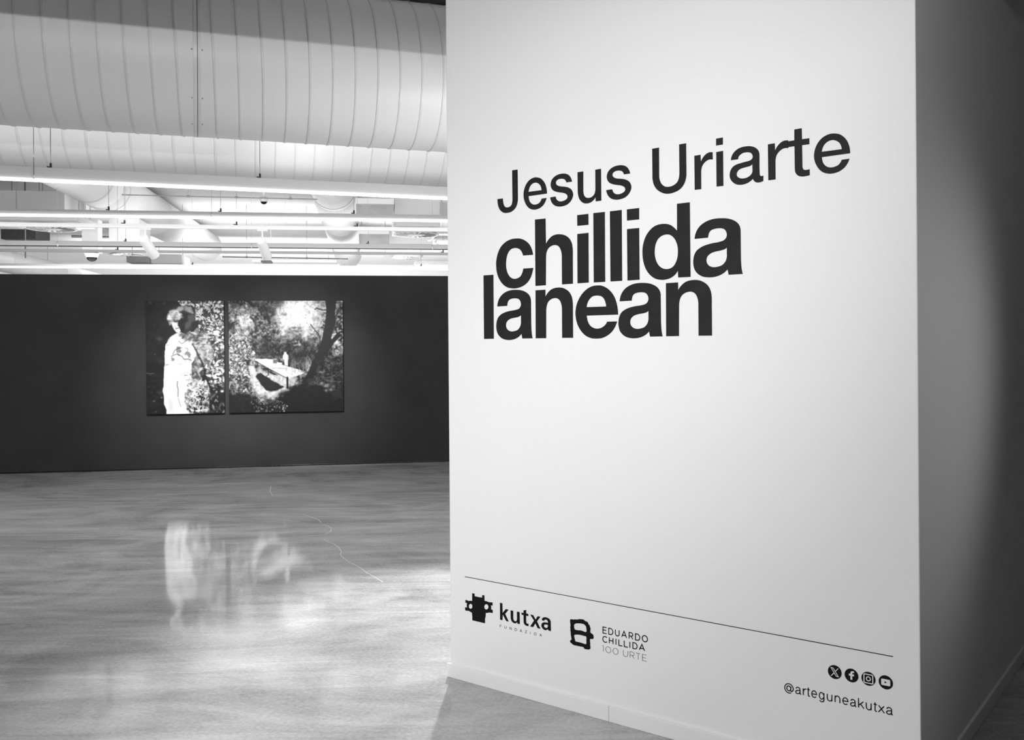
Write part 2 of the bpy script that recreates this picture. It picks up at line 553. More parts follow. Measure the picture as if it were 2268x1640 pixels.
def ceiling_box(label, s0, s1, z0, z1, p, depth, mat='box_white', name='ceiling_box', slot=None, cat='box', rods=None):
    T = thing(name, label, cat, HALL @ Matrix.Translation(((s0 + s1) / 2, p, z0)))
    w = (s1 - s0) / 2
    obj('casing', boxes(((-w, 0, 0), (w, depth, z1 - z0)), bevel=0.006), M[mat], T)
    if slot:
        zl, sd = slot
        obj('slot_panel', boxes(((-w + 0.01, 0.06, zl - z0), (w - 0.005, 0.08, 0.002))), M['box_grey'], T)
        obj('side_cheek', boxes(((-w - 0.008, 0.0, zl - z0), (-w + 0.008, 0.10, 0.002))), M['box_white'], T)
    for x in ((-w * 0.8, w * 0.8) if rods is None else rods):
        bm = bmesh.new()
        cyl(bm, (x, depth * 0.5, z1 - z0 - 0.004), (x, depth * 0.5, 3.955 - z0), 0.005, seg=6)
        obj('hanger', bm, M['cable'], T)
    return T


ceiling_box('long white supply box at the far left, under the first light line', -7.9, -3.79, 3.165, 3.57, 13.0, 0.9)
ceiling_box('low white box above the left round vent', -4.25, -3.345, 3.05, 3.13, 11.95, 0.8)
ceiling_box('white box with a grey slot, nearest of three right of the straight duct', -0.046, 0.420, 3.245, 3.315, 11.5, 1.0, slot=(3.119, 0), name='slotted_box')
ceiling_box('white box with a grey slot, middle one of three right of the straight duct', -0.015, 0.450, 3.254, 3.32, 14.6, 1.0, slot=(3.073, 0), name='slotted_box')
ceiling_box('white box with a dark slot, farthest of three right of the straight duct', 0.013, 0.484, 3.37, 3.43, 18.2, 1.0, slot=(3.305, 0), name='slotted_box')
ceiling_box('large white box over the right round vent', 0.44, 1.01, 3.03, 3.385, 11.9, 1.1)
ceiling_box('white box behind the right round vent, lit evenly', 0.455, 1.143, 3.135, 3.336, 14.9, 0.8)
ceiling_box('far white box over the smaller right round vent', 0.495, 1.264, 3.335, 3.42, 18.4, 0.9)
ceiling_box('far white box over the smaller left round vent', -4.75, -3.97, 3.32, 3.41, 18.4, 0.9)
ceiling_box('grey cable cabinet low at the right end, beside the title wall', 0.992, 2.2, 2.985, 3.075, 17.0, 0.6, 'box_grey')
ceiling_box('small white box high at the right end, beside the title wall', 1.062, 1.6, 3.269, 3.449, 12.6, 0.6)
ceiling_box('narrow upright white box above the dark camera dome', -3.64, -3.43, 2.80, 3.24, 13.2, 0.2, rods=(-0.085,))
ceiling_box('square white box behind the left spotlight', -3.40, -3.0, 2.985, 3.31, 13.6, 0.7, rods=())
ceiling_box('dark grey box at the far left, above the unlit light line', -4.85, -4.40, 3.03, 3.19, 13.8, 0.6, 'dark_metal')
ceiling_box('grey grille box low behind the left spotlight', -3.731, -3.40, 2.915, 3.012, 16.0, 0.5, 'box_grey')
ceiling_box('white box low behind the left spotlight, right of the grey grille', -3.395, -2.912, 2.918, 3.07, 16.2, 0.8)
ceiling_box('dark slot vent low behind the right spotlight', -1.80, -1.61, 3.093, 3.125, 17.8, 0.3, 'dark_metal')
ceiling_box('long grey cable tray low behind the right spotlight', -2.0, -0.435, 3.134, 3.178, 18.2, 0.4, 'box_grey', name='cable_tray', cat='tray')


def swirl_vent(label, s, p, z, R):
    T = thing('swirl_vent', label, 'vent', HALL @ Matrix.Translation((s, p, z)), 'round swirl vents under the ceiling boxes')
    bm = bmesh.new()
    n = 48
    prof = [(R, 0.0), (R, 0.010), (R * 0.90, 0.014), (R * 0.90, 0.002)]
    rings = [[bm.verts.new((rr * math.cos(2 * math.pi * k / n), rr * math.sin(2 * math.pi * k / n), zz)) for k in range(n)] for rr, zz in prof]
    for i in range(4):
        a, c = rings[i], rings[(i + 1) % 4]
        for k in range(n):
            j = (k + 1) % n
            bm.faces.new((a[k], a[j], c[j], c[k]))
    obj('rim', bm, M['metal_white'], T, smooth=True)
    bm = bmesh.new()
    cyl(bm, (0, 0, 0.002), (0, 0, 0.05), R * 0.91, seg=48)
    obj('face_plate', bm, M['metal_white'], T)
    bm = bmesh.new()
    cyl(bm, (0, 0, -0.006), (0, 0, 0.003), R * 0.30, R * 0.33, 32)
    obj('hub', bm, M['metal_white'], T, smooth=True)
    # swirl slots: dark radial openings, each with a raised white blade along one side
    slot_me = blade_me = None
    for k in range(20):
        rot = Matrix.Rotation(2 * math.pi * k / 20, 4, 'Z')
        if slot_me is None:
            bm = bmesh.new()
            lo = [bm.verts.new(v) for v in ((R * 0.40, -R * 0.030, 0.0), (R * 0.88, -R * 0.080, 0.0), (R * 0.88, R * 0.055, 0.0), (R * 0.40, R * 0.025, 0.0))]
            hi = [bm.verts.new((v.co.x, v.co.y, 0.003)) for v in lo]
            bm.faces.new(lo[::-1]); bm.faces.new(hi)
            for i in range(4):
                bm.faces.new((lo[i], lo[(i + 1) % 4], hi[(i + 1) % 4], hi[i]))
            slot_me = obj('slot', bm, M['black'], T, rot).data
            bm = bmesh.new()
            lo = [bm.verts.new(v) for v in ((R * 0.40, R * 0.025, -0.004), (R * 0.88, R * 0.055, -0.004), (R * 0.88, R * 0.065, 0.003), (R * 0.40, R * 0.035, 0.003))]
            hi = [bm.verts.new((v.co.x, v.co.y + 0.003, v.co.z)) for v in lo]
            bm.faces.new(lo[::-1]); bm.faces.new(hi)
            for i in range(4):
                bm.faces.new((lo[i], lo[(i + 1) % 4], hi[(i + 1) % 4], hi[i]))
            blade_me = obj('blade', bm, M['metal_white'], T, rot).data
        else:
            for nm, me in (('slot', slot_me), ('blade', blade_me)):
                o = bpy.data.objects.new(nm, me)
                COL.objects.link(o)
                o.parent = T
                o.matrix_local = rot
    return T


swirl_vent('round white vent with radial blades, nearer one on the left', -3.76, 12.4, 2.998, 0.29)
swirl_vent('round white vent with radial blades, nearer one on the right beside the title wall', 0.735, 12.4, 2.978, 0.30)
swirl_vent('round white vent with radial blades, smaller and farther one on the right', 0.94, 18.8, 3.28, 0.31)
swirl_vent('round white vent with radial blades, smaller and farther one behind the left spotlight', -4.36, 18.8, 3.30, 0.31)


def dome_camera(label, s, p, z, R, drop):
    T = thing('dome_camera', label, 'camera', HALL @ Matrix.Translation((s, p, z)), 'dome cameras under the ceiling')
    bm = bmesh.new()
    cyl(bm, (0, 0, 0.0), (0, 0, 0.055), R * 0.74, R, 28)
    obj('housing', bm, M['metal_white'], T, smooth=True)
    bm = bmesh.new()
    n, m = 24, 7
    rings = []
    for i in range(m):
        t = math.pi / 2 * i / m
        rings.append([bm.verts.new((R * 0.72 * math.cos(t) * math.cos(2 * math.pi * k / n), R * 0.72 * math.cos(t) * math.sin(2 * math.pi * k / n), -R * 0.62 * math.sin(t) + 0.004)) for k in range(n)])
    tip = bm.verts.new((0, 0, -R * 0.62 + 0.004))
    for a, c in zip(rings, rings[1:]):
        for k in range(n):
            j = (k + 1) % n
            bm.faces.new((a[k], a[j], c[j], c[k]))
    for k in range(n):
        bm.faces.new((rings[-1][k], rings[-1][(k + 1) % n], tip))
    bm.faces.new(rings[0])
    obj('dome', bm, M['glass_dome'], T, smooth=True)
    bm = bmesh.new()
    cyl(bm, (0, 0, 0.053), (0, 0, drop), 0.02, seg=14)
    obj('stem', bm, M['metal_white'], T, smooth=True)
    return T


dome_camera('white camera with a black dome hanging left of the portrait print, over the dark wall', -3.535, 13.28, 2.735, 0.095, 0.07)
dome_camera('small white dome camera on the thin pipe above the right spotlight', -1.138, 11.668, 3.272, 0.055, 0.685)

# thin pipes and conduits
def pipe(label, pts, rad, mat='steel', name='pipe', cat='pipe', drops=()):
    T = thing(name, label, cat, HALL)
    bm = bmesh.new()
    tube(bm, pts, rad, 8)
    obj('tube', bm, M[mat], T, smooth=True)
    for d in drops:
        bm = bmesh.new()
        cyl(bm, d, (d[0], d[1], 3.955), 0.005, seg=6)
        obj('hanger', bm, M['cable'], T)
        bm = bmesh.new()
        cyl(bm, (d[0] - 0.02, d[1], d[2]), (d[0] + 0.02, d[1], d[2]), rad + 0.005, seg=10)
        obj('pipe_clip', bm, M['steel'], T)
    return T


pipe('thin grey pipe crossing behind the first light line, with the small dome camera on it', [(-2.75, 11.6, 3.318), (-0.50, 11.6, 3.303)], 0.007, drops=[(-2.0, 11.6, 3.315), (-1.45, 11.6, 3.311), (-0.82, 11.6, 3.306)])
pipe('thin grey pipe with a downward end at the far left, under the first light line', [(-5.5, 12.2, 3.60), (-3.98, 12.2, 3.60)], 0.010, drops=[(-4.3, 12.2, 3.60)])
pipe('bent white pipes at the right end, beside the right round vent', [(0.96, 13.4, 3.03), (1.0, 13.4, 3.03), (1.06, 13.4, 3.10), (1.08, 13.4, 3.115), (1.6, 13.4, 3.115)], 0.018, 'metal_white', drops=[(1.3, 13.4, 3.115)])
pipe('lower bent white pipe at the right end, under the first bent pipe', [(1.6, 13.6, 3.045), (1.10, 13.6, 3.045), (1.075, 13.6, 3.02), (1.10, 13.6, 2.985), (1.14, 13.6, 2.985)], 0.018, 'metal_white', drops=[(1.4, 13.6, 3.045)])
pipe('grey pipe crossing behind the left round vent', [(-4.05, 14.2, 3.12), (-3.2, 14.2, 3.11)], 0.018, drops=[(-3.8, 14.2, 3.117)])
pipe('thin pipe low behind the unlit light line on the right', [(-2.3, 16.5, 3.06), (-0.2, 16.5, 3.04)], 0.012, drops=[(-1.9, 16.5, 3.056), (-0.9, 16.5, 3.047)])
pipe('white vertical drop pipe left of the dark camera dome', [(-4.47, 13.6, 3.956), (-4.47, 13.6, 2.75)], 0.010, 'steel')

# ------------------------------------------------------------------ lettering on the title wall
GLYPHS = {"l1":[["J",[[[0.3764,2.2592,1],[0.4063,2.259,1],[0.4067,2.135,1],[0.4046,2.1183,0],[0.3973,2.1009,0],[0.3849,2.0884,0],[0.3667,2.0803,0],[0.3434,2.0783,0],[0.3251,2.0823,0],[0.3092,2.0937,0],[0.2993,2.1104,0],[0.2952,2.128,0],[0.2947,2.1436,1],[0.3247,2.1434,1],[0.3256,2.1315,0],[0.3291,2.1167,0],[0.3354,2.1069,0],[0.3461,2.1022,0],[0.3603,2.1034,0],[0.3703,2.1094,0],[0.3753,2.12,0],[0.3771,2.1354,1]]]]
,["e",[[[0.5598,2.1394,1],[0.5592,2.1527,0],[0.5558,2.1685,0],[0.5489,2.1847,0],[0.5378,2.1986,0],[0.5246,2.2085,0],[0.5083,2.2133,0],[0.4928,2.2143,0],[0.4772,2.2104,0],[0.4636,2.203,0],[0.452,2.1911,0],[0.4434,2.1767,0],[0.4386,2.1617,0],[0.4368,2.1463,0],[0.4388,2.1293,0],[0.445,2.1129,0],[0.4544,2.0982,0],[0.4679,2.0862,0],[0.4824,2.0803,0],[0.4948,2.0783,0],[0.5093,2.0791,0],[0.5247,2.0835,0],[0.5401,2.0929,0],[0.5513,2.1068,0],[0.5577,2.1215,1],[0.5316,2.1209,1],[0.527,2.1119,0],[0.5187,2.1042,0],[0.5064,2.1001,0],[0.495,2.0996,0],[0.4847,2.1023,0],[0.4743,2.1097,0],[0.4671,2.1215,0],[0.4639,2.1386,1]]
,[[0.4637,2.1571,1],[0.467,2.1693,0],[0.4728,2.1799,0],[0.4822,2.1879,0],[0.4926,2.1916,0],[0.504,2.1916,0],[0.5153,2.1869,0],[0.5244,2.179,0],[0.5299,2.1679,0],[0.5319,2.1569,1]]]]
,["s",[[[0.6867,2.175,1],[0.6834,2.1866,0],[0.676,2.1987,0],[0.6648,2.2075,0],[0.6512,2.2122,0],[0.6391,2.2136,0],[0.6223,2.2131,0],[0.6054,2.2088,0],[0.5914,2.2004,0],[0.5828,2.19,0],[0.5791,2.1765,0],[0.581,2.1637,0],[0.5879,2.1528,0],[0.5986,2.1454,0],[0.6139,2.1399,0],[0.6292,2.1364,0],[0.6444,2.1329,0],[0.6564,2.1273,0],[0.6624,2.121,0],[0.6636,2.1134,0],[0.6593,2.107,0],[0.6486,2.1018,0],[0.638,2.0998,0],[0.6273,2.1,0],[0.6166,2.1035,0],[0.6083,2.111,0],[0.6041,2.1224,1],[0.576,2.1219,1],[0.579,2.1096,0],[0.5858,2.0969,0],[0.598,2.0862,0],[0.6118,2.0808,0],[0.6271,2.0783,0],[0.6439,2.0792,0],[0.6621,2.0836,0],[0.6772,2.0933,0],[0.6871,2.106,0],[0.6917,2.1192,0],[0.6896,2.1318,0],[0.683,2.1431,0],[0.6733,2.1504,0],[0.6597,2.156,0],[0.6446,2.1594,0],[0.6294,2.1621,0],[0.6172,2.166,0],[0.6089,2.1719,0],[0.6059,2.1786,0],[0.6079,2.1859,0],[0.6159,2.1913,0],[0.6267,2.1932,0],[0.6373,2.1926,0],[0.6479,2.1895,0],[0.6547,2.183,0],[0.6584,2.1751,1]]]]
,["u",[[[0.7139,2.2103,1],[0.7423,2.2103,1],[0.7415,2.1324,1],[0.7429,2.12,0],[0.7472,2.1097,0],[0.7545,2.1034,0],[0.7647,2.1002,0],[0.7778,2.101,0],[0.7888,2.1066,0],[0.7961,2.1156,0],[0.7996,2.1298,1],[0.7999,2.2103,1],[0.8272,2.2107,1],[0.8275,2.0825,1],[0.8006,2.0825,1],[0.8,2.0995,1],[0.7937,2.0914,0],[0.7835,2.0839,0],[0.7704,2.0791,0],[0.7557,2.0784,0],[0.7411,2.082,0],[0.7294,2.0906,0],[0.7206,2.1026,0],[0.7156,2.1192,0],[0.7142,2.1354,1]]]]
,["s",[[[0.9616,2.1754,1],[0.9582,2.187,0],[0.9508,2.1991,0],[0.9396,2.2079,0],[0.9261,2.2126,0],[0.9139,2.2141,0],[0.8972,2.2135,0],[0.8802,2.2093,0],[0.8663,2.2008,0],[0.8577,2.1904,0],[0.854,2.1769,0],[0.8559,2.1641,0],[0.8628,2.1532,0],[0.8735,2.1458,0],[0.8888,2.1404,0],[0.9041,2.1368,0],[0.9192,2.1333,0],[0.9313,2.1277,0],[0.9373,2.1214,0],[0.9384,2.1138,0],[0.9342,2.1074,0],[0.9235,2.1023,0],[0.9129,2.1002,0],[0.9022,2.1004,0],[0.8915,2.1039,0],[0.8832,2.1114,0],[0.879,2.1228,1],[0.8508,2.1223,1],[0.8538,2.11,0],[0.8607,2.0973,0],[0.8729,2.0866,0],[0.8867,2.0812,0],[0.902,2.0787,0],[0.9187,2.0796,0],[0.937,2.084,0],[0.9521,2.0937,0],[0.962,2.1064,0],[0.9666,2.1196,0],[0.9645,2.1323,0],[0.9578,2.1435,0],[0.9481,2.1508,0],[0.9346,2.1564,0],[0.9195,2.1598,0],[0.9043,2.1625,0],[0.8921,2.1664,0],[0.8837,2.1724,0],[0.8807,2.179,0],[0.8828,2.1863,0],[0.8908,2.1917,0],[0.9015,2.1936,0],[0.9122,2.193,0],[0.9228,2.1899,0],[0.9296,2.1835,0],[0.9333,2.1755,1]]]]
,["U",[[[1.0602,2.2594,1],[1.0902,2.26,1],[1.0898,2.1491,1],[1.0922,2.1348,0],[1.0992,2.1201,0],[1.1105,2.11,0],[1.1232,2.1054,0],[1.1402,2.1054,0],[1.1556,2.1106,0],[1.1676,2.1199,0],[1.174,2.1342,0],[1.1762,2.1514,1],[1.1758,2.2602,1],[1.2052,2.2605,1],[1.2056,2.1467,1],[1.2037,2.1295,0],[1.1973,2.1116,0],[1.1861,2.0966,0],[1.1708,2.0864,0],[1.1512,2.0804,0],[1.1329,2.0783,0],[1.1145,2.0805,0],[1.0961,2.0881,0],[1.079,2.1008,0],[1.0669,2.1186,0],[1.0613,2.1384,0],[1.0605,2.1551,1]]]]
,["r",[[[1.2387,2.2089,1],[1.2641,2.2094,1],[1.2652,2.1842,1],[1.2719,2.1952,0],[1.282,2.2059,0],[1.2921,2.2118,0],[1.3021,2.2138,0],[1.3131,2.2125,1],[1.3134,2.1853,1],[1.3032,2.187,0],[1.2932,2.1856,0],[1.2831,2.1803,0],[1.2742,2.1718,0],[1.2688,2.1615,0],[1.2662,2.1473,1],[1.2661,2.0809,1],[1.2392,2.081,1]]]]
,["i",[[[1.3272,2.2604,1],[1.3544,2.2612,1],[1.3542,2.2351,1],[1.327,2.2349,1]]
,[[1.3274,2.2111,1],[1.3547,2.2118,1],[1.3549,2.0833,1],[1.3277,2.0838,1]]]]
,["a",[[[1.3848,2.1735,1],[1.3876,2.1862,0],[1.3941,2.1974,0],[1.4049,2.2069,0],[1.4178,2.2132,0],[1.4337,2.216,0],[1.4506,2.2159,0],[1.4631,2.2138,0],[1.4756,2.2088,0],[1.4859,2.201,0],[1.4921,2.1913,0],[1.4946,2.1791,1],[1.4942,2.1359,1],[1.4948,2.1141,1],[1.4955,2.1067,0],[1.4986,2.1029,0],[1.5037,2.1023,0],[1.5087,2.1031,1],[1.5082,2.0836,1],[1.4994,2.0811,0],[1.4881,2.0804,0],[1.4798,2.0829,0],[1.4736,2.088,0],[1.4695,2.0959,1],[1.4621,2.0903,0],[1.4505,2.0842,0],[1.4368,2.0803,0],[1.422,2.0797,0],[1.4092,2.0819,0],[1.3975,2.0877,0],[1.3879,2.0968,0],[1.3816,2.1076,0],[1.3798,2.1188,0],[1.3812,2.1307,0],[1.3862,2.1412,0],[1.3948,2.1502,0],[1.4066,2.1552,0],[1.4205,2.1579,0],[1.4353,2.1601,0],[1.4501,2.1617,0],[1.4606,2.1643,0],[1.4669,2.1689,0],[1.4691,2.1766,0],[1.4665,2.1848,0],[1.4608,2.1905,0],[1.4525,2.1936,0],[1.442,2.1945,0],[1.4314,2.1934,0],[1.4218,2.1887,0],[1.4154,2.1826,0],[1.4126,2.1734,1]]
,[[1.4673,2.1486,1],[1.4594,2.1436,0],[1.4499,2.1418,0],[1.4373,2.1404,0],[1.4246,2.138,0],[1.415,2.1337,0],[1.4091,2.1264,0],[1.4072,2.1186,0],[1.41,2.1113,0],[1.4169,2.1055,0],[1.4264,2.1022,0],[1.437,2.1017,0],[1.4486,2.1038,0],[1.4591,2.1095,0],[1.466,2.1176,0],[1.4678,2.1263,1]]]]
,["r",[[[1.5263,2.2119,1],[1.5518,2.2124,1],[1.5528,2.1872,1],[1.5595,2.1982,0],[1.5697,2.209,0],[1.5798,2.2148,0],[1.5898,2.2168,0],[1.6007,2.2155,1],[1.601,2.1883,1],[1.5908,2.1901,0],[1.5808,2.1886,0],[1.5707,2.1833,0],[1.5618,2.1748,0],[1.5565,2.1646,0],[1.5538,2.1503,1],[1.5538,2.084,1],[1.5268,2.084,1]]]]
,["t",[[[1.6229,2.2506,1],[1.6496,2.2511,1],[1.6502,2.2127,1],[1.6761,2.2126,1],[1.6759,2.1918,1],[1.6503,2.1918,1],[1.6509,2.1164,1],[1.6531,2.1095,0],[1.6579,2.1054,0],[1.6664,2.1043,0],[1.6763,2.1055,1],[1.6765,2.0847,1],[1.665,2.083,0],[1.6504,2.083,0],[1.6382,2.0862,0],[1.6291,2.0939,0],[1.6248,2.1028,0],[1.6235,2.115,1],[1.6231,2.1919,1],[1.5996,2.1919,1],[1.5997,2.2124,1],[1.6226,2.2127,1]]]]
,["e",[[[1.8148,2.1421,1],[1.8142,2.1555,0],[1.8108,2.1712,0],[1.8038,2.1875,0],[1.7928,2.2014,0],[1.7796,2.2113,0],[1.7632,2.2161,0],[1.7478,2.2171,0],[1.7322,2.2132,0],[1.7185,2.2058,0],[1.7069,2.1939,0],[1.6984,2.1795,0],[1.6935,2.1645,0],[1.6918,2.149,0],[1.6938,2.1321,0],[1.7,2.1157,0],[1.7093,2.101,0],[1.7228,2.0889,0],[1.7374,2.0831,0],[1.7498,2.0811,0],[1.7642,2.0819,0],[1.7796,2.0862,0],[1.795,2.0956,0],[1.8063,2.1096,0],[1.8126,2.1243,1],[1.7866,2.1236,1],[1.7819,2.1147,0],[1.7737,2.107,0],[1.7613,2.1029,0],[1.75,2.1024,0],[1.7396,2.105,0],[1.7293,2.1125,0],[1.7221,2.1243,0],[1.7189,2.1413,1]]
,[[1.7187,2.1599,1],[1.7219,2.1721,0],[1.7278,2.1827,0],[1.7372,2.1907,0],[1.7476,2.1944,0],[1.7589,2.1944,0],[1.7702,2.1897,0],[1.7794,2.1817,0],[1.7849,2.1707,0],[1.7868,2.1597,1]]]]],"l2":[["c",[[[0.485,1.888,1],[0.4797,1.9099,0],[0.4656,1.934,0],[0.444,1.9511,0],[0.4198,1.9611,0],[0.3977,1.9639,0],[0.3681,1.9627,0],[0.3381,1.9532,0],[0.3128,1.9353,0],[0.2961,1.9107,0],[0.287,1.8836,0],[0.2842,1.858,0],[0.2876,1.8261,0],[0.2988,1.7977,0],[0.3187,1.773,0],[0.3436,1.7571,0],[0.3685,1.7511,0],[0.3956,1.7503,0],[0.4275,1.7572,0],[0.4543,1.7724,0],[0.4738,1.7966,0],[0.4862,1.8325,1],[0.4326,1.8326,1],[0.4269,1.8145,0],[0.4157,1.7996,0],[0.3985,1.7923,0],[0.3812,1.7916,0],[0.364,1.7983,0],[0.3492,1.8148,0],[0.3414,1.8349,0],[0.3391,1.8567,0],[0.3419,1.8821,0],[0.3501,1.9032,0],[0.3627,1.917,0],[0.3776,1.9228,0],[0.3949,1.923,0],[0.412,1.9175,0],[0.4241,1.906,0],[0.432,1.8884,1]]]]
,["h",[[[0.4965,2.0361,1],[0.5516,2.0359,1],[0.5527,1.9296,1],[0.5653,1.9458,0],[0.584,1.9595,0],[0.6049,1.9645,0],[0.6256,1.9638,0],[0.6483,1.9582,0],[0.6686,1.9454,0],[0.682,1.9257,0],[0.6873,1.9011,0],[0.6878,1.8768,1],[0.6871,1.756,1],[0.6327,1.7554,1],[0.6327,1.8748,1],[0.6295,1.8938,0],[0.6216,1.9095,0],[0.6113,1.9177,0],[0.5975,1.921,0],[0.5813,1.9189,0],[0.5649,1.9097,0],[0.5554,1.8932,0],[0.5524,1.8725,1],[0.5506,1.756,1],[0.4962,1.7554,1]]]]
,["i",[[[0.7106,2.0353,1],[0.7652,2.0356,1],[0.7654,1.9911,1],[0.7108,1.9913,1]]
,[[0.7105,1.9582,1],[0.7651,1.9587,1],[0.7644,1.7568,1],[0.7097,1.7565,1]]]]
,["l",[[[0.7888,2.0363,1],[0.8437,2.036,1],[0.8428,1.756,1],[0.7885,1.7562,1]]]]
,["l",[[[0.8672,2.0361,1],[0.9219,2.0366,1],[0.9215,1.7564,1],[0.8674,1.7562,1]]]]
,["i",[[[0.9453,2.0363,1],[1.0008,2.0365,1],[1.0004,1.9919,1],[0.9455,1.9921,1]]
,[[0.9452,1.9587,1],[1.0001,1.9588,1],[1.0004,1.7567,1],[0.9455,1.7562,1]]]]
,["d",[[[1.1648,2.0367,1],[1.2187,2.0369,1],[1.2193,1.7564,1],[1.1676,1.7567,1],[1.1663,1.7826,1],[1.1541,1.7677,0],[1.135,1.7564,0],[1.1138,1.7515,0],[1.0946,1.7515,0],[1.0709,1.7568,0],[1.0494,1.7704,0],[1.0321,1.7905,0],[1.0203,1.8162,0],[1.0146,1.8454,0],[1.0142,1.8744,0],[1.0188,1.8991,0],[1.0289,1.9233,0],[1.0444,1.9432,0],[1.0641,1.9579,0],[1.0857,1.9646,0],[1.1114,1.9651,0],[1.1326,1.9602,0],[1.1493,1.9497,0],[1.1643,1.9344,1]]
,[[1.1238,1.9235,0],[1.1406,1.9174,0],[1.1552,1.9022,0],[1.1645,1.8808,0],[1.1674,1.8581,0],[1.1651,1.8338,0],[1.1576,1.8136,0],[1.1459,1.7992,0],[1.1311,1.7925,0],[1.1152,1.7919,0],[1.0992,1.7966,0],[1.0843,1.8085,0],[1.0737,1.8263,0],[1.0681,1.8496,0],[1.0687,1.8744,0],[1.0743,1.895,0],[1.0852,1.9113,0],[1.1025,1.9214,0]]]]
,["a",[[[1.2371,1.8976,1],[1.241,1.9164,0],[1.251,1.935,0],[1.2675,1.95,0],[1.2902,1.9606,0],[1.316,1.9657,0],[1.3414,1.9659,0],[1.3666,1.963,0],[1.3885,1.9563,0],[1.4054,1.9461,0],[1.4162,1.9328,0],[1.4206,1.9165,1],[1.421,1.8138,1],[1.4223,1.7862,0],[1.4248,1.7673,0],[1.4278,1.7563,1],[1.3727,1.7563,1],[1.3685,1.7763,1],[1.3539,1.7639,0],[1.3333,1.7548,0],[1.3109,1.7508,0],[1.2901,1.7511,0],[1.2691,1.7552,0],[1.2512,1.765,0],[1.2374,1.7807,0],[1.2315,1.8005,0],[1.2312,1.8185,0],[1.2354,1.8376,0],[1.2454,1.8534,0],[1.2619,1.8641,0],[1.283,1.8715,0],[1.3088,1.8763,0],[1.3343,1.8788,0],[1.3534,1.8833,0],[1.3637,1.892,0],[1.3669,1.9034,0],[1.3639,1.9154,0],[1.3569,1.924,0],[1.3458,1.9283,0],[1.3316,1.9295,0],[1.3156,1.9281,0],[1.3028,1.9233,0],[1.2955,1.9135,0],[1.2921,1.8983,1]]
,[[1.3665,1.856,1],[1.3578,1.8508,0],[1.3436,1.8474,0],[1.3245,1.845,0],[1.3069,1.841,0],[1.294,1.8338,0],[1.2866,1.8239,0],[1.2849,1.8121,0],[1.2889,1.8008,0],[1.2985,1.7921,0],[1.3129,1.7875,0],[1.3304,1.7884,0],[1.3479,1.7936,0],[1.3606,1.806,0],[1.3659,1.8202,0],[1.3663,1.8319,1]]]]],"l3":[["l",[[[0.2124,1.815,1],[0.2683,1.8149,1],[0.2679,1.5347,1],[0.2127,1.5344,1]]]]
,["a",[[[0.2887,1.6754,1],[0.2926,1.6942,0],[0.3026,1.7128,0],[0.3191,1.7278,0],[0.3418,1.7384,0],[0.3675,1.7435,0],[0.393,1.7437,0],[0.4182,1.7409,0],[0.44,1.7341,0],[0.457,1.7239,0],[0.4677,1.7107,0],[0.4722,1.6944,1],[0.4726,1.5916,1],[0.4739,1.5641,0],[0.4764,1.5452,0],[0.4794,1.5342,1],[0.4243,1.5342,1],[0.4201,1.5541,1],[0.4055,1.5418,0],[0.3849,1.5326,0],[0.3625,1.5286,0],[0.3417,1.5289,0],[0.3206,1.533,0],[0.3028,1.5429,0],[0.289,1.5586,0],[0.2831,1.5783,0],[0.2828,1.5963,0],[0.287,1.6155,0],[0.297,1.6312,0],[0.3134,1.642,0],[0.3346,1.6494,0],[0.3604,1.6542,0],[0.3859,1.6567,0],[0.405,1.6611,0],[0.4153,1.6698,0],[0.4185,1.6813,0],[0.4155,1.6932,0],[0.4084,1.7018,0],[0.3974,1.7061,0],[0.3832,1.7073,0],[0.3672,1.706,0],[0.3544,1.7011,0],[0.3471,1.6914,0],[0.3437,1.6761,1]]
,[[0.4181,1.6338,1],[0.4094,1.6286,0],[0.3952,1.6252,0],[0.3761,1.6228,0],[0.3585,1.6189,0],[0.3456,1.6116,0],[0.3382,1.6017,0],[0.3365,1.59,0],[0.3405,1.5786,0],[0.3501,1.5699,0],[0.3644,1.5654,0],[0.382,1.5663,0],[0.3995,1.5714,0],[0.4122,1.5838,0],[0.4175,1.5981,0],[0.4179,1.6098,1]]]]
,["n",[[[0.4963,1.737,1],[0.5479,1.7375,1],[0.5482,1.7088,1],[0.5603,1.724,0],[0.5769,1.7365,0],[0.597,1.7424,0],[0.6205,1.7434,0],[0.642,1.7391,0],[0.6633,1.7274,0],[0.6773,1.7106,0],[0.6842,1.6908,0],[0.6861,1.668,1],[0.686,1.5339,1],[0.6313,1.5343,1],[0.6315,1.657,1],[0.628,1.6751,0],[0.621,1.6893,0],[0.6093,1.698,0],[0.5948,1.7002,0],[0.5784,1.6968,0],[0.5637,1.6875,0],[0.5553,1.6729,0],[0.5514,1.6531,1],[0.55,1.534,1],[0.4954,1.5341,1]]]]
,["e",[[[0.9013,1.6233,1],[0.9006,1.642,0],[0.8959,1.6663,0],[0.8862,1.6922,0],[0.8706,1.7142,0],[0.8507,1.7307,0],[0.8272,1.7411,0],[0.8086,1.7434,0],[0.7864,1.7423,0],[0.7622,1.7347,0],[0.7395,1.7197,0],[0.7202,1.6986,0],[0.7059,1.6728,0],[0.6995,1.6481,0],[0.6988,1.6276,0],[0.7026,1.604,0],[0.712,1.5804,0],[0.7293,1.5568,0],[0.75,1.5405,0],[0.7741,1.5314,0],[0.7981,1.5293,0],[0.8236,1.5309,0],[0.8472,1.5392,0],[0.8691,1.5532,0],[0.8859,1.5728,0],[0.8971,1.5967,1],[0.8503,1.5966,1],[0.8426,1.5851,0],[0.829,1.5753,0],[0.8155,1.5705,0],[0.8001,1.5696,0],[0.7848,1.5732,0],[0.7694,1.5829,0],[0.7584,1.5999,0],[0.7534,1.6232,1]]
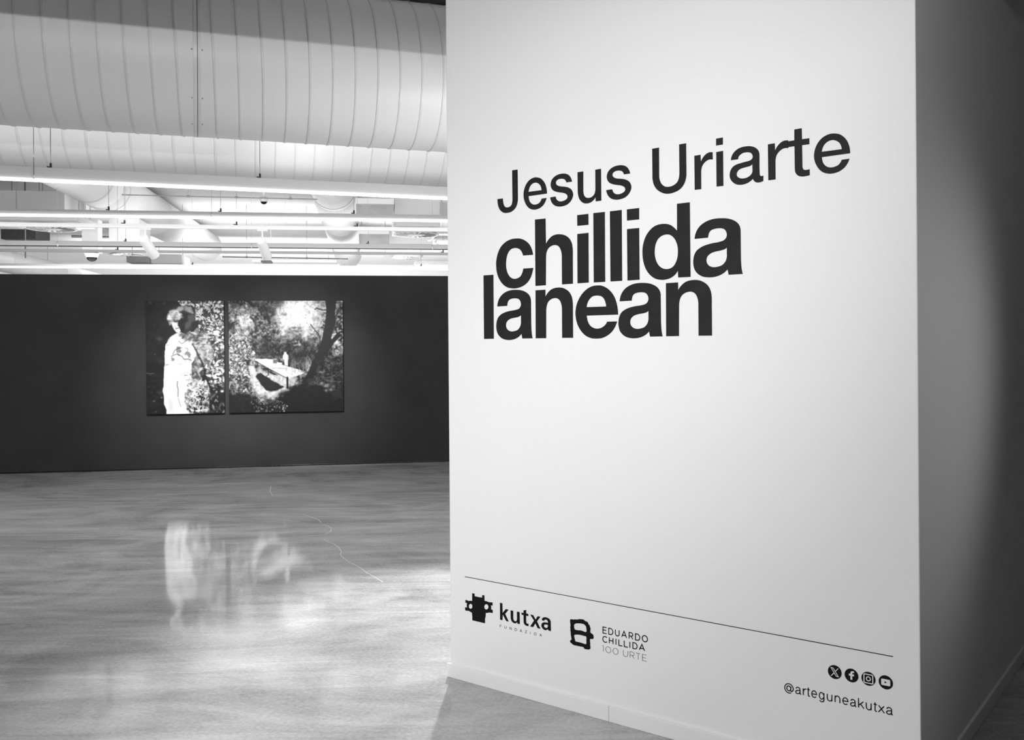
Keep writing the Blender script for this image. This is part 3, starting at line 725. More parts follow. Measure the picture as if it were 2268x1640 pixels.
,[[0.7537,1.6576,1],[0.7564,1.671,0],[0.7652,1.6867,0],[0.7791,1.6985,0],[0.7928,1.7023,0],[0.8082,1.7024,0],[0.8234,1.6989,0],[0.8352,1.6899,0],[0.8426,1.6753,0],[0.8466,1.6575,1]]]]
,["a",[[[0.9089,1.6756,1],[0.9129,1.6944,0],[0.9229,1.713,0],[0.9393,1.728,0],[0.962,1.7386,0],[0.9878,1.7437,0],[1.0132,1.7439,0],[1.0384,1.7411,0],[1.0603,1.7343,0],[1.0773,1.7241,0],[1.088,1.7108,0],[1.0925,1.6945,1],[1.0928,1.5918,1],[1.0941,1.5642,0],[1.0966,1.5453,0],[1.0996,1.5343,1],[1.0445,1.5343,1],[1.0403,1.5543,1],[1.0258,1.5419,0],[1.0051,1.5328,0],[0.9828,1.5288,0],[0.9619,1.5291,0],[0.9409,1.5332,0],[0.923,1.543,0],[0.9092,1.5587,0],[0.9033,1.5785,0],[0.903,1.5965,0],[0.9073,1.6156,0],[0.9172,1.6314,0],[0.9337,1.6422,0],[0.9548,1.6495,0],[0.9806,1.6543,0],[1.0062,1.6568,0],[1.0252,1.6613,0],[1.0355,1.67,0],[1.0387,1.6814,0],[1.0357,1.6934,0],[1.0287,1.702,0],[1.0177,1.7063,0],[1.0034,1.7075,0],[0.9875,1.7061,0],[0.9746,1.7013,0],[0.9673,1.6915,0],[0.9639,1.6763,1]]
,[[1.0383,1.634,1],[1.0296,1.6288,0],[1.0154,1.6254,0],[0.9963,1.623,0],[0.9787,1.619,0],[0.9658,1.6118,0],[0.9585,1.6019,0],[0.9567,1.5901,0],[0.9607,1.5788,0],[0.9703,1.5701,0],[0.9847,1.5655,0],[1.0022,1.5664,0],[1.0197,1.5716,0],[1.0324,1.584,0],[1.0377,1.5983,0],[1.0381,1.6099,1]]]]
,["n",[[[1.1153,1.7378,1],[1.1669,1.7383,1],[1.1672,1.7096,1],[1.1793,1.7248,0],[1.1959,1.7372,0],[1.216,1.7432,0],[1.2395,1.7441,0],[1.261,1.7398,0],[1.2823,1.7282,0],[1.2963,1.7113,0],[1.3032,1.6915,0],[1.3051,1.6688,1],[1.305,1.5346,1],[1.2503,1.535,1],[1.2505,1.6577,1],[1.247,1.6758,0],[1.2399,1.69,0],[1.2283,1.6987,0],[1.2138,1.701,0],[1.1974,1.6975,0],[1.1826,1.6882,0],[1.1742,1.6736,0],[1.1704,1.6539,1],[1.169,1.5348,1],[1.1144,1.5348,1]]]]],"word":[["k",[[[0.2909,0.3824,1],[0.3043,0.3823,1],[0.3049,0.3405,1],[0.3228,0.3602,1],[0.338,0.3597,1],[0.3194,0.3387,1],[0.3384,0.3081,1],[0.3247,0.3086,1],[0.3058,0.3337,1],[0.3041,0.3083,1],[0.2907,0.3085,1]]]]
,["u",[[[0.3493,0.3593,1],[0.3636,0.3592,1],[0.3633,0.3276,1],[0.3668,0.3187,0],[0.3739,0.3158,0],[0.3811,0.3193,0],[0.3841,0.3283,1],[0.3839,0.3594,1],[0.3986,0.3594,1],[0.3988,0.3079,1],[0.3858,0.3079,1],[0.3851,0.3147,1],[0.3762,0.3075,0],[0.3667,0.307,0],[0.356,0.3121,0],[0.3506,0.3216,0],[0.3495,0.3309,1]]]]
,["t",[[[0.4194,0.37,1],[0.4335,0.3751,1],[0.4334,0.3598,1],[0.4455,0.359,1],[0.4454,0.35,1],[0.4333,0.3504,1],[0.433,0.3246,1],[0.4365,0.3177,0],[0.4458,0.3171,1],[0.4457,0.3075,1],[0.4329,0.3077,0],[0.4224,0.3134,0],[0.4194,0.3241,1],[0.4192,0.3503,1],[0.4086,0.3504,1],[0.4087,0.3594,1],[0.4193,0.3589,1]]]]
,["x",[[[0.4548,0.3591,1],[0.4706,0.3586,1],[0.4831,0.3422,1],[0.4947,0.3584,1],[0.5085,0.3584,1],[0.4906,0.3355,1],[0.5087,0.3072,1],[0.4936,0.3077,1],[0.4822,0.3257,1],[0.4701,0.3078,1],[0.4543,0.3078,1],[0.475,0.3365,1]]]]
,["a",[[[0.5159,0.3449,1],[0.5187,0.3542,0],[0.5279,0.3595,0],[0.5392,0.3605,0],[0.5527,0.3582,0],[0.5605,0.3504,0],[0.562,0.3415,1],[0.5624,0.3071,1],[0.5489,0.3079,1],[0.5478,0.3136,1],[0.5364,0.3066,0],[0.5251,0.3077,0],[0.516,0.315,0],[0.5134,0.3237,0],[0.5185,0.3339,0],[0.5299,0.3386,0],[0.5474,0.3393,1],[0.5472,0.3453,0],[0.5436,0.3496,0],[0.5368,0.3514,0],[0.5312,0.3493,0],[0.5288,0.3445,1]]
,[[0.5271,0.3243,0],[0.5298,0.3288,0],[0.5366,0.3306,0],[0.547,0.3308,1],[0.5465,0.3231,0],[0.541,0.3167,0],[0.5331,0.3165,0],[0.5279,0.3198,0]]]]],"em1":[[[0.1324,0.3995,1],[0.1462,0.3997,1],[0.1468,0.3885,1],[0.1684,0.388,1],[0.1904,0.3891,1],[0.1905,0.4004,1],[0.2031,0.4008,1],[0.2036,0.3767,1],[0.2161,0.3767,0],[0.2285,0.3743,1],[0.2491,0.3772,1],[0.2495,0.3634,1],[0.2388,0.3621,1],[0.2412,0.3548,0],[0.2401,0.345,1],[0.2493,0.3446,1],[0.2499,0.3303,1],[0.2306,0.3299,1],[0.2181,0.3259,0],[0.2101,0.3241,1],[0.2092,0.3089,1],[0.2058,0.2987,1],[0.2051,0.2776,1],[0.1317,0.2785,1],[0.1324,0.2939,1],[0.13,0.3121,1],[0.1205,0.3144,0],[0.1128,0.317,1],[0.0914,0.3154,1],[0.0892,0.3288,1],[0.1014,0.3314,1],[0.1002,0.3395,0],[0.1016,0.3505,1],[0.0918,0.3509,1],[0.0927,0.3638,1],[0.112,0.3614,1],[0.1223,0.3642,0],[0.132,0.3642,1]]
,[[0.1328,0.3409,0],[0.1318,0.3359,0],[0.1289,0.3315,0],[0.1247,0.3287,0],[0.1202,0.3279,0],[0.1161,0.3294,0],[0.1132,0.3328,0],[0.1123,0.3375,0],[0.1133,0.3426,0],[0.1162,0.3469,0],[0.1204,0.3497,0],[0.125,0.3505,0],[0.1291,0.349,0],[0.1319,0.3456,0]]
,[[0.2258,0.3538,0],[0.2246,0.3486,0],[0.2212,0.344,0],[0.2164,0.3409,0],[0.211,0.3401,0],[0.2062,0.3415,0],[0.2029,0.345,0],[0.2018,0.3499,0],[0.203,0.3551,0],[0.2064,0.3597,0],[0.2113,0.3627,0],[0.2166,0.3636,0],[0.2214,0.3621,0],[0.2247,0.3586,0]]],"em2":[[[0.6599,0.3725,1],[0.6649,0.3756,1],[0.6741,0.3752,0],[0.6827,0.3772,0],[0.6957,0.3789,0],[0.7043,0.3823,1],[0.7151,0.3835,0],[0.7241,0.3845,1],[0.73,0.3819,0],[0.7364,0.3789,0],[0.7417,0.3786,0],[0.7474,0.376,1],[0.7511,0.369,0],[0.7562,0.3651,1],[0.7574,0.3586,0],[0.7603,0.3538,1],[0.7587,0.3446,0],[0.7593,0.3358,1],[0.7645,0.3346,0],[0.7698,0.3321,1],[0.7742,0.3279,1],[0.7739,0.3225,0],[0.7751,0.3171,1],[0.7685,0.3118,0],[0.7637,0.3125,0],[0.7607,0.3109,1],[0.7573,0.3088,0],[0.7568,0.2998,0],[0.7582,0.2921,1],[0.7571,0.2848,0],[0.7588,0.2785,0],[0.758,0.2707,1],[0.7523,0.267,0],[0.7481,0.2658,0],[0.7374,0.2652,0],[0.7321,0.2645,1],[0.7279,0.2673,0],[0.7258,0.2712,1],[0.7205,0.2712,0],[0.7151,0.272,1],[0.7119,0.2705,0],[0.7065,0.2715,0],[0.7012,0.2712,1],[0.6936,0.2708,0],[0.6887,0.2717,1],[0.6839,0.27,0],[0.6796,0.2708,1],[0.6731,0.272,0],[0.6666,0.2754,1],[0.6601,0.2796,0],[0.6593,0.2849,1],[0.6624,0.2885,0],[0.6668,0.2911,1],[0.6651,0.3008,0],[0.6626,0.3129,1],[0.6623,0.3219,0],[0.6606,0.3292,1],[0.6615,0.3362,0],[0.6598,0.3398,1],[0.6616,0.347,0],[0.6613,0.356,1],[0.66,0.3648,0]]
,[[0.6793,0.3519,0],[0.6847,0.3592,0],[0.6977,0.3638,0],[0.7171,0.3657,0],[0.7299,0.3644,0],[0.7379,0.3578,0],[0.7403,0.3467,0],[0.7402,0.3377,0],[0.7349,0.3346,0],[0.7253,0.3359,0],[0.7125,0.3372,0],[0.6996,0.3354,0],[0.6867,0.3356,0],[0.6813,0.3388,0]]
,[[0.68,0.3116,0],[0.6951,0.317,0],[0.7123,0.3184,0],[0.7294,0.3176,0],[0.739,0.3161,0],[0.7395,0.3037,0],[0.7387,0.2875,0],[0.7313,0.2853,0],[0.7163,0.2866,0],[0.6992,0.2873,0],[0.6862,0.2876,0],[0.6831,0.2951,0]]],"rows":{"fund":{"z":0.27554,"h":0.01053,"l":[["F",0.29037,0.2977]
,["U",0.31547,0.32565]
,["N",0.34375,0.35336]
,["D",0.37203,0.38203]
,["A",0.39936,0.40975]
,["Z",0.42693,0.4363]
,["I",0.45497,0.45497]
,["O",0.47469,0.48577]
,["A",0.50416,0.51445]]},"edu":{"z":0.34627,"h":0.02414,"l":[["E",0.81896,0.83613]
,["D",0.84622,0.86569]
,["U",0.87751,0.89476]
,["A",0.90627,0.92896]
,["R",0.94034,0.95743]
,["D",0.9691,0.98838]
,["O",0.99915,1.02251]]},"chi":{"z":0.31037,"h":0.02332,"l":[["C",0.81796,0.83823]
,["H",0.84892,0.86613]
,["I",0.87958,0.87958]
,["L",0.89297,0.90912]
,["L",0.91797,0.93399]
,["I",0.94356,0.94356]
,["D",0.95706,0.97623]
,["A",0.98586,1.00952]]},"urte":{"z":0.27159,"h":0.02396,"l":[["1",0.81558,0.82035]
,["O",0.83132,0.856]
,["O",0.86521,0.88943]
,["U",0.91285,0.93369]
,["R",0.94386,0.96311]
,["T",0.97101,0.98969]
,["E",0.99948,1.01759]]},"at":{"z":0.2786,"h":0.02255,"l":[["@",1.57252,1.60323]
,["a",1.61186,1.63122]
,["r",1.63916,1.65103]
,["t",1.65261,1.66245]
,["e",1.66913,1.68593]
,["g",1.69546,1.71152]
,["u",1.72307,1.73877]
,["n",1.74982,1.76593]
,["e",1.77592,1.79318]
,["a",1.80158,1.8207]
,["k",1.82846,1.84592]
,["u",1.8536,1.86962]
,["t",1.87814,1.88825]
,["x",1.89311,1.91228]
,["a",1.91905,1.9389]]}},"icons":[[1.74937,0.38123,0.02335],[1.80571,0.3814,0.02285],[1.86157,0.3819,0.0229],[1.91748,0.38192,0.02276]]}


def spline(pts):
    """closed contour of (s, z, corner) points: smooth between corners"""
    n = len(pts)
    out = []
    for i in range(n):
        p0, p1, p2, p3 = pts[i - 1], pts[i], pts[(i + 1) % n], pts[(i + 2) % n]
        out.append((p1[0], p1[1]))
        if p1[2] and p2[2]:
            continue
        a = p0 if not p1[2] else (2 * p1[0] - p2[0], 2 * p1[1] - p2[1])
        d = p3 if not p2[2] else (2 * p2[0] - p1[0], 2 * p2[1] - p1[1])
        if p1[2] and not p2[2]:      # leave a corner in a natural arc
            a = (p1[0] + 0.5 * (p1[0] - p2[0]) + 0.5 * (p1[0] - (2 * p2[0] - p3[0])), p1[1] + 0.5 * (p1[1] - p2[1]) + 0.5 * (p1[1] - (2 * p2[1] - p3[1])))
        if p2[2] and not p1[2]:
            d = (p2[0] + 0.5 * (p2[0] - p1[0]) + 0.5 * (p2[0] - (2 * p1[0] - p0[0])), p2[1] + 0.5 * (p2[1] - p1[1]) + 0.5 * (p2[1] - (2 * p1[1] - p0[1])))
        for k in range(1, 6):
            t = k / 6
            t2, t3 = t * t, t * t * t
            f = lambda w, x, y, v: 0.5 * (2 * x + (y - w) * t + (2 * w - 5 * x + 4 * y - v) * t2 + (3 * x - w - 3 * y + v) * t3)
            out.append((f(a[0], p1[0], p2[0], d[0]), f(a[1], p1[1], p2[1], d[1])))
    return out


def flat_shape(name, contours, mat, parent, y=0.0, thick=0.0008):
    """filled outline (with holes) as a thin sheet standing on the wall"""
    cu = bpy.data.curves.new(name, 'CURVE')
    cu.dimensions = '2D'
    cu.fill_mode = 'BOTH'
    cu.extrude = thick / 2
    for c in contours:
        sp = cu.splines.new('POLY')
        sp.points.add(len(c) - 1)
        for q, (s, z) in zip(sp.points, c):
            q.co = (s, z, 0, 1)
        sp.use_cyclic_u = True
    tmp = bpy.data.objects.new(name, cu)
    COL.objects.link(tmp)
    dg = bpy.context.evaluated_depsgraph_get()
    me = bpy.data.meshes.new_from_object(tmp.evaluated_get(dg))
    bpy.data.objects.remove(tmp)
    bpy.data.curves.remove(cu)
    me.materials.clear()
    me.transform(Matrix(((1, 0, 0, 0), (0, 0, -1, y - thick / 2 - 0.0003), (0, 1, 0, 0), (0, 0, 0, 1))))
    return link_mesh(name, me, mat, parent)


def lettering(name, label, letters, mat):
    s0 = min(p[0] for _, g in letters for c in g for p in c)
    z0 = min(p[1] for _, g in letters for c in g for p in c)
    T = thing(name, label, 'lettering', WALL @ Matrix.Translation((s0, 0, z0)))
    for _, g in letters:
        flat_shape('letter', [[(x - s0, z - z0) for x, z in spline(c)] for c in g], mat, T)
    return T


lettering('title_lettering', 'black lettering in regular weight, top line of the title, two words', GLYPHS['l1'], M['vinyl'])
lettering('title_lettering', 'heavy black lettering, middle line of the title, widest bold word', GLYPHS['l2'], M['vinyl'])
lettering('title_lettering', 'heavy black lettering, lowest line of the title, set farthest left', GLYPHS['l3'], M['vinyl'])
lettering('sponsor_lettering', 'bold black five-letter word beside the black animal-like emblem', GLYPHS['word'], M['vinyl_small'])

for key, label in (('em1', 'black emblem like a horned block with two round eyes, lower left of the title wall'), ('em2', 'rough black emblem with two white windows, between the two groups of small lettering')):
    g = GLYPHS[key]
    s0 = min(p[0] for c in g for p in c)
    z0 = min(p[1] for c in g for p in c)
    T = flat_shape('emblem', [[(x - s0, z - z0) for x, z in spline(c)] for c in g], M['vinyl_small'], None)
    T.matrix_world = WALL @ Matrix.Translation((s0, 0, z0))
    tag(T, label, 'emblem')

# letters drawn as pen strokes: x 0..1 across the letter, y 0..1 cap height (or x-height)
def arc(cx, cy, rx, ry, a0, a1, n=18):
    return [(cx + rx * math.cos(math.radians(a0 + (a1 - a0) * i / n)), cy + ry * math.sin(math.radians(a0 + (a1 - a0) * i / n))) for i in range(n + 1)]


CAPS = {
    'A': [[(0, 0), (0.5, 1), (1, 0)], [(0.18, 0.32), (0.82, 0.32)]],
    'C': [arc(0.55, 0.5, 0.55, 0.5, 42, 318)],
    'D': [[(0, 0), (0, 1), (0.42, 1)] + arc(0.42, 0.5, 0.58, 0.5, 90, -90) + [(0, 0)]],
    'E': [[(1, 1), (0, 1), (0, 0), (1, 0)], [(0, 0.52), (0.9, 0.52)]],
    'F': [[(1, 1), (0, 1), (0, 0)], [(0, 0.5), (0.9, 0.5)]],
    'H': [[(0, 0), (0, 1)], [(1, 0), (1, 1)], [(0, 0.5), (1, 0.5)]],
    'I': [[(0, 0), (0, 1)]],
    'L': [[(0, 1), (0, 0), (1, 0)]],
    'N': [[(0, 0), (0, 1), (1, 0), (1, 1)]],
    'O': [arc(0.5, 0.5, 0.5, 0.5, 90, 450, 32)],
    'R': [[(0, 0), (0, 1), (0.55, 1)] + arc(0.55, 0.72, 0.42, 0.28, 90, -90) + [(0, 0.44)], [(0.5, 0.44), (1, 0)]],
    'T': [[(0, 1), (1, 1)], [(0.5, 1), (0.5, 0)]],
    'U': [[(0, 1), (0, 0.38)] + arc(0.5, 0.38, 0.5, 0.38, 180, 360) + [(1, 1)]],
    'Z': [[(0, 1), (1, 1), (0, 0), (1, 0)]],
    '1': [[(0, 0.97), (1, 0.99), (1, 0)]],
}
LOWER = {
    'a': [arc(0.42, 0.66, 0.36, 0.34, 165, 90, 8) + arc(0.42, 0.70, 0.38, 0.30, 90, 0, 8) + [(0.80, 0.16), (0.86, 0.03), (1.0, 0.0)],
          [(0.80, 0.62), (0.68, 0.565), (0.40, 0.525), (0.15, 0.45), (0.02, 0.30), (0.05, 0.12), (0.20, 0.01), (0.40, 0.0), (0.62, 0.08), (0.78, 0.25), (0.80, 0.36)]],
    'e': [[(0.02, 0.50), (1.0, 0.50)] + arc(0.5, 0.5, 0.5, 0.5, 0, 318, 30)],
    'g': [arc(0.47, 0.5, 0.47, 0.5, 20, 340, 28), [(1.0, 1.0), (1.0, -0.06)] + arc(0.52, -0.06, 0.48, 0.34, 0, -155, 12)],
    'k': [[(0, 0), (0, 1.41)], [(0.0, 0.34), (0.92, 1.0)], [(0.36, 0.60), (1.0, 0)]],
    'n': [[(0, 0), (0, 1)], [(0, 0.55)] + arc(0.5, 0.60, 0.5, 0.40, 160, 0, 14) + [(1, 0)]],
    'r': [[(0, 0), (0, 1)], [(0, 0.5)] + arc(0.85, 0.55, 0.80, 0.45, 165, 85, 10)],
    't': [[(0.42, 1.30), (0.42, 0.22), (0.50, 0.06), (0.72, 0.0), (1.0, 0.02)], [(0, 1.0), (1, 1.0)]],
    'u': [[(0, 1), (0, 0.40)] + arc(0.5, 0.40, 0.5, 0.40, 180, 340, 14) + [(1, 0.50)], [(1, 1), (1, 0)]],
    'x': [[(0, 0), (0.95, 1)], [(0.05, 1), (1, 0)]],
    '@': [arc(0.5, 0.52, 0.5, 0.72, -62, -360, 40) + [(0.99, 0.40), (0.90, 0.18), (0.76, 0.10), (0.70, 0.24)], arc(0.47, 0.52, 0.23, 0.38, 20, 340, 22), [(0.74, 0.86), (0.69, 0.22)]],
}


def pen(bm, pts, w, h=0.0008):
    """ribbon of width w along a polyline, with flat ends"""
    pts = [Vector((p[0], 0, p[1])) for p in pts]
    q = [pts[0]]
    for p in pts[1:]:
        if (p - q[-1]).length > 1e-6:
            q.append(p)
    closed = (q[0] - q[-1]).length < 1e-5 and len(q) > 3
    n = len(q)
    L, R = [], []
    for i in range(n):
        if closed:
            a = q[i] - q[i - 1] if i > 0 else q[0] - q[-2]
            c = q[i + 1] - q[i] if i < n - 1 else q[1] - q[0]
        else:
            a = q[i] - q[i - 1] if i > 0 else q[1] - q[0]
            c = q[i + 1] - q[i] if i < n - 1 else a
        a, c = a.normalized(), c.normalized()
        na, nc = Vector((-a.z, 0, a.x)), Vector((-c.z, 0, c.x))
        m = (na + nc)
        m = m.normalized() if m.length > 1e-4 else na
        k = min(2.2, 1 / max(0.3, m.dot(na)))
        L.append(q[i] + m * (w / 2 * k))
        R.append(q[i] - m * (w / 2 * k))
    y = Vector((0, -0.0003, 0))
    y2 = Vector((0, -0.0003 - h, 0))
    rows = []
    for l, r in zip(L, R):
        rows.append([bm.verts.new(v) for v in (l + y, l + y2, r + y2, r + y)])
    for a, c in zip(rows, rows[1:]):
        for k in range(4):
            j = (k + 1) % 4
            bm.faces.new((a[k], a[j], c[j], c[k]))
    if not closed:
        bm.faces.new(rows[0]); bm.faces.new(rows[-1])


def stroke_text(name, label, row, table, w, mat, round_ends=False):
    s0 = row['l'][0][1]
    T = thing(name, label, 'lettering', WALL @ Matrix.Translation((s0, 0, row['z'])))
    for ch, a, c in row['l']:
        bm = bmesh.new()
        for st in table[ch]:
            pen(bm, [(a - s0 + x * (c - a), y * row['h']) for x, y in st], w)
        obj('letter', bm, mat, T)
    return T


RW = GLYPHS['rows']
stroke_text('sponsor_lettering', 'tiny widely spaced thin capitals under the bold five-letter word', RW['fund'], CAPS, 0.0014, M['vinyl_small'])
stroke_text('anniversary_lettering', 'small black capitals right of the rough emblem, upper of three lines', RW['edu'], CAPS, 0.0037, M['vinyl_small'])
stroke_text('anniversary_lettering', 'small black capitals right of the rough emblem, middle of three lines', RW['chi'], CAPS, 0.0037, M['vinyl_small'])
stroke_text('anniversary_lettering', 'hairline thin capitals and figures, lowest of three lines right of the rough emblem', RW['urte'], CAPS, 0.0013, M['vinyl_small'])
stroke_text('handle_lettering', 'small black account name with an at sign, under the four round icons', RW['at'], LOWER, 0.0033, M['vinyl_small'])

# ruled line
bm = bmesh.new()
pen(bm, [(0, 0), (1.8506, 0.0044)], 0.0026)
o = obj('ruled_line', bm, M['vinyl_small'], None, WALL @ Matrix.Translation((0.0906, 0, 0.4672)))
tag(o, 'long thin black line across the lower title wall', 'line')


def icon(label, s, z, R, draw):
    T = thing('round_icon', label, 'icon', WALL @ Matrix.Translation((s, 0, z)), 'round black icons on the title wall')
    flat_shape('disc', [[(R * math.cos(2 * math.pi * k / 48), R * math.sin(2 * math.pi * k / 48)) for k in range(48)]], M['vinyl_small'], T)
    for shapes in draw:
        flat_shape('symbol', [[(x * R, y * R) for x, y in c] for c in shapes], M['vinyl_white'], T, y=-0.0009, thick=0.0004)


def rrect(w, h, r, n=5):
    o = []
    for cx, cy, a in ((w - r, h - r, 0), (-w + r, h - r, 90), (-w + r, -h + r, 180), (w - r, -h + r, 270)):
        o += arc(cx, cy, r, r, a, a + 90, n)
    return o


circ = lambda r: arc(0, 0, r, r, 0, 360, 28)[:-1]
IC = GLYPHS['icons']
icon('round black icon with a white outlined X letter, first of four', *IC[0], [
    [[(-0.62, 0.62), (-0.20, 0.62), (0.62, -0.62), (0.20, -0.62)], [(-0.43, 0.52), (-0.26, 0.52), (0.43, -0.52), (0.26, -0.52)]],
    [[(0.44, 0.62), (0.58, 0.62), (0.13, 0.08), (0.06, 0.17)]],
    [[(-0.58, -0.62), (-0.44, -0.62), (-0.05, -0.16), (-0.12, -0.06)]]])
icon('round black icon with a white letter f, second of four', *IC[1], [
    [[(-0.15, -0.62), (0.13, -0.62), (0.13, -0.06), (0.36, -0.06), (0.40, 0.20), (0.13, 0.20), (0.13, 0.34), (0.20, 0.42), (0.40, 0.42), (0.40, 0.66), (0.16, 0.68), (-0.04, 0.60), (-0.15, 0.40), (-0.15, 0.20), (-0.38, 0.20), (-0.38, -0.06), (-0.15, -0.06)]]])
icon('round black icon with a white rounded camera outline, third of four', *IC[2], [[rrect(0.70, 0.70, 0.20), rrect(0.56, 0.56, 0.12)], [circ(0.36), circ(0.22)]])
icon('round black icon with a white play button, fourth of four', *IC[3], [[rrect(0.64, 0.46, 0.14), [(-0.16, -0.16), (0.18, 0.0), (-0.16, 0.17)]]])

# ------------------------------------------------------------------ the two prints on the dark wall
RNG = np.random.default_rng(7)


class Canvas:
    """a small grey-scale painting in picture coordinates, later carried by the vertices of the print"""

    def __init__(self, w, h, x0, y0, x1, y1):
        self.w, self.h = w, h
        xs = x0 + (np.arange(w) + 0.5) / w * (x1 - x0)
        ys = y0 + (np.arange(h) + 0.5) / h * (y1 - y0)
        self.X, self.Y = np.meshgrid(xs, ys)
        self.box = (x0, y0, x1, y1)
        self.a = np.zeros((h, w))

    def noise(self, scale, octaves=4, sx=1.0, sy=1.0):
        out = np.zeros_like(self.a)
        amp, tot = 1.0, 0.0
        for o in range(octaves):
            cell = scale / 2 ** o
            gw = int((self.box[2] - self.box[0]) / (cell * sx)) + 3
            gh = int((self.box[3] - self.box[1]) / (cell * sy)) + 3
            g = RNG.random((gh, gw))
            fx = (self.X - self.box[0]) / (cell * sx)
            fy = (self.Y - self.box[1]) / (cell * sy)
            ix, iy = fx.astype(int), fy.astype(int)
            tx, ty = fx - ix, fy - iy
            tx, ty = tx * tx * (3 - 2 * tx), ty * ty * (3 - 2 * ty)
            ix1, iy1 = np.minimum(ix + 1, gw - 1), np.minimum(iy + 1, gh - 1)
            v = (g[iy, ix] * (1 - tx) + g[iy, ix1] * tx) * (1 - ty) + (g[iy1, ix] * (1 - tx) + g[iy1, ix1] * tx) * ty
            out += amp * v
            tot += amp
            amp *= 0.55
        return out / tot

    def mask(self, pts, soft=3.0, wob=0.0):
        X, Y = self.X, self.Y
        if wob:
            X = X + (self.noise(40, 3) - 0.5) * wob
            Y = Y + (self.noise(40, 3) - 0.5) * wob
        inside = np.zeros_like(X, bool)
        d2 = np.full_like(X, 1e9)
        n = len(pts)
        for i in range(n):
            (xa, ya), (xb, yb) = pts[i], pts[(i + 1) % n]
            cond = (ya > Y) != (yb > Y)
            if yb != ya:
                inside ^= cond & (X < (xb - xa) * (Y - ya) / (yb - ya) + xa)
            dx, dy = xb - xa, yb - ya
            t = np.clip(((X - xa) * dx + (Y - ya) * dy) / (dx * dx + dy * dy + 1e-9), 0, 1)
            d2 = np.minimum(d2, (X - xa - t * dx) ** 2 + (Y - ya - t * dy) ** 2)
        d = np.sqrt(d2) * np.where(inside, 1, -1)
        return np.clip(d / soft + 0.5, 0, 1)

    def put(self, m, v):
        self.a = self.a * (1 - m) + v * m

    def poly(self, pts, v, soft=3.0, wob=0.0, op=1.0):
        self.put(self.mask(pts, soft, wob) * op, v)

    def line(self, pts, w, v, soft=3.0, op=1.0):
        d2 = np.full_like(self.X, 1e9)
        for (xa, ya), (xb, yb) in zip(pts, pts[1:]):
            dx, dy = xb - xa, yb - ya
            t = np.clip(((self.X - xa) * dx + (self.Y - ya) * dy) / (dx * dx + dy * dy + 1e-9), 0, 1)
            d2 = np.minimum(d2, (self.X - xa - t * dx) ** 2 + (self.Y - ya - t * dy) ** 2)
        self.put(np.clip((w / 2 - np.sqrt(d2)) / soft + 0.5, 0, 1) * op, v)

    def blob(self, cx, cy, r, v, op=1.0, ry=None):
        ry = ry or r
        self.put(np.exp(-(((self.X - cx) / r) ** 2 + ((self.Y - cy) / ry) ** 2) * 1.2) * op, v)

    def leaves(self, n, region, size, vals, op=0.9):
        """leaf-shaped dabs scattered in a polygon region"""
        xs = [p[0] for p in region]
        ys = [p[1] for p in region]
        m = self.mask(region, 2.0) if len(region) > 2 else None
        x0, y0, x1, y1 = self.box
        k = 0
        tries = 0
        while k < n and tries < n * 6:
            tries += 1
            cx, cy = RNG.uniform(min(xs), max(xs)), RNG.uniform(min(ys), max(ys))
            i = int((cy - y0) / (y1 - y0) * self.h)
            j = int((cx - x0) / (x1 - x0) * self.w)
            if not (0 <= i < self.h and 0 <= j < self.w) or (m is not None and m[i, j] < 0.5):
                continue
            k += 1
            L = RNG.uniform(*size)
            W = L * RNG.uniform(0.28, 0.55)
            an = RNG.uniform(0, math.pi)
            v = RNG.uniform(*vals)
            ri = int(L / (y1 - y0) * self.h) + 2
            rj = int(L / (x1 - x0) * self.w) + 2
            sl = (slice(max(0, i - ri), min(self.h, i + ri)), slice(max(0, j - rj), min(self.w, j + rj)))
            dx, dy = self.X[sl] - cx, self.Y[sl] - cy
            u = dx * math.cos(an) + dy * math.sin(an)
            w = -dx * math.sin(an) + dy * math.cos(an)
            e = np.abs(w) / W + (u / L) ** 2
            mm = np.clip((1 - e) * 4, 0, 1) * op
            shade = v * (1 - 0.35 * np.clip(w / W, -1, 1) * RNG.choice([-1, 1]))
            self.a[sl] = self.a[sl] * (1 - mm) + np.clip(shade, 0, 1) * mm


def tone(a):
    """print density: deep blacks, whites below clipping"""
    p = np.pad(np.clip(a, 0, 1), 1, 'edge')
    p = (p[:-2] + 2 * p[1:-1] + p[2:]) / 4
    p = (p[:, :-2] + 2 * p[:, 1:-1] + p[:, 2:]) / 4
    return 0.006 + 0.90 * p ** 1.7


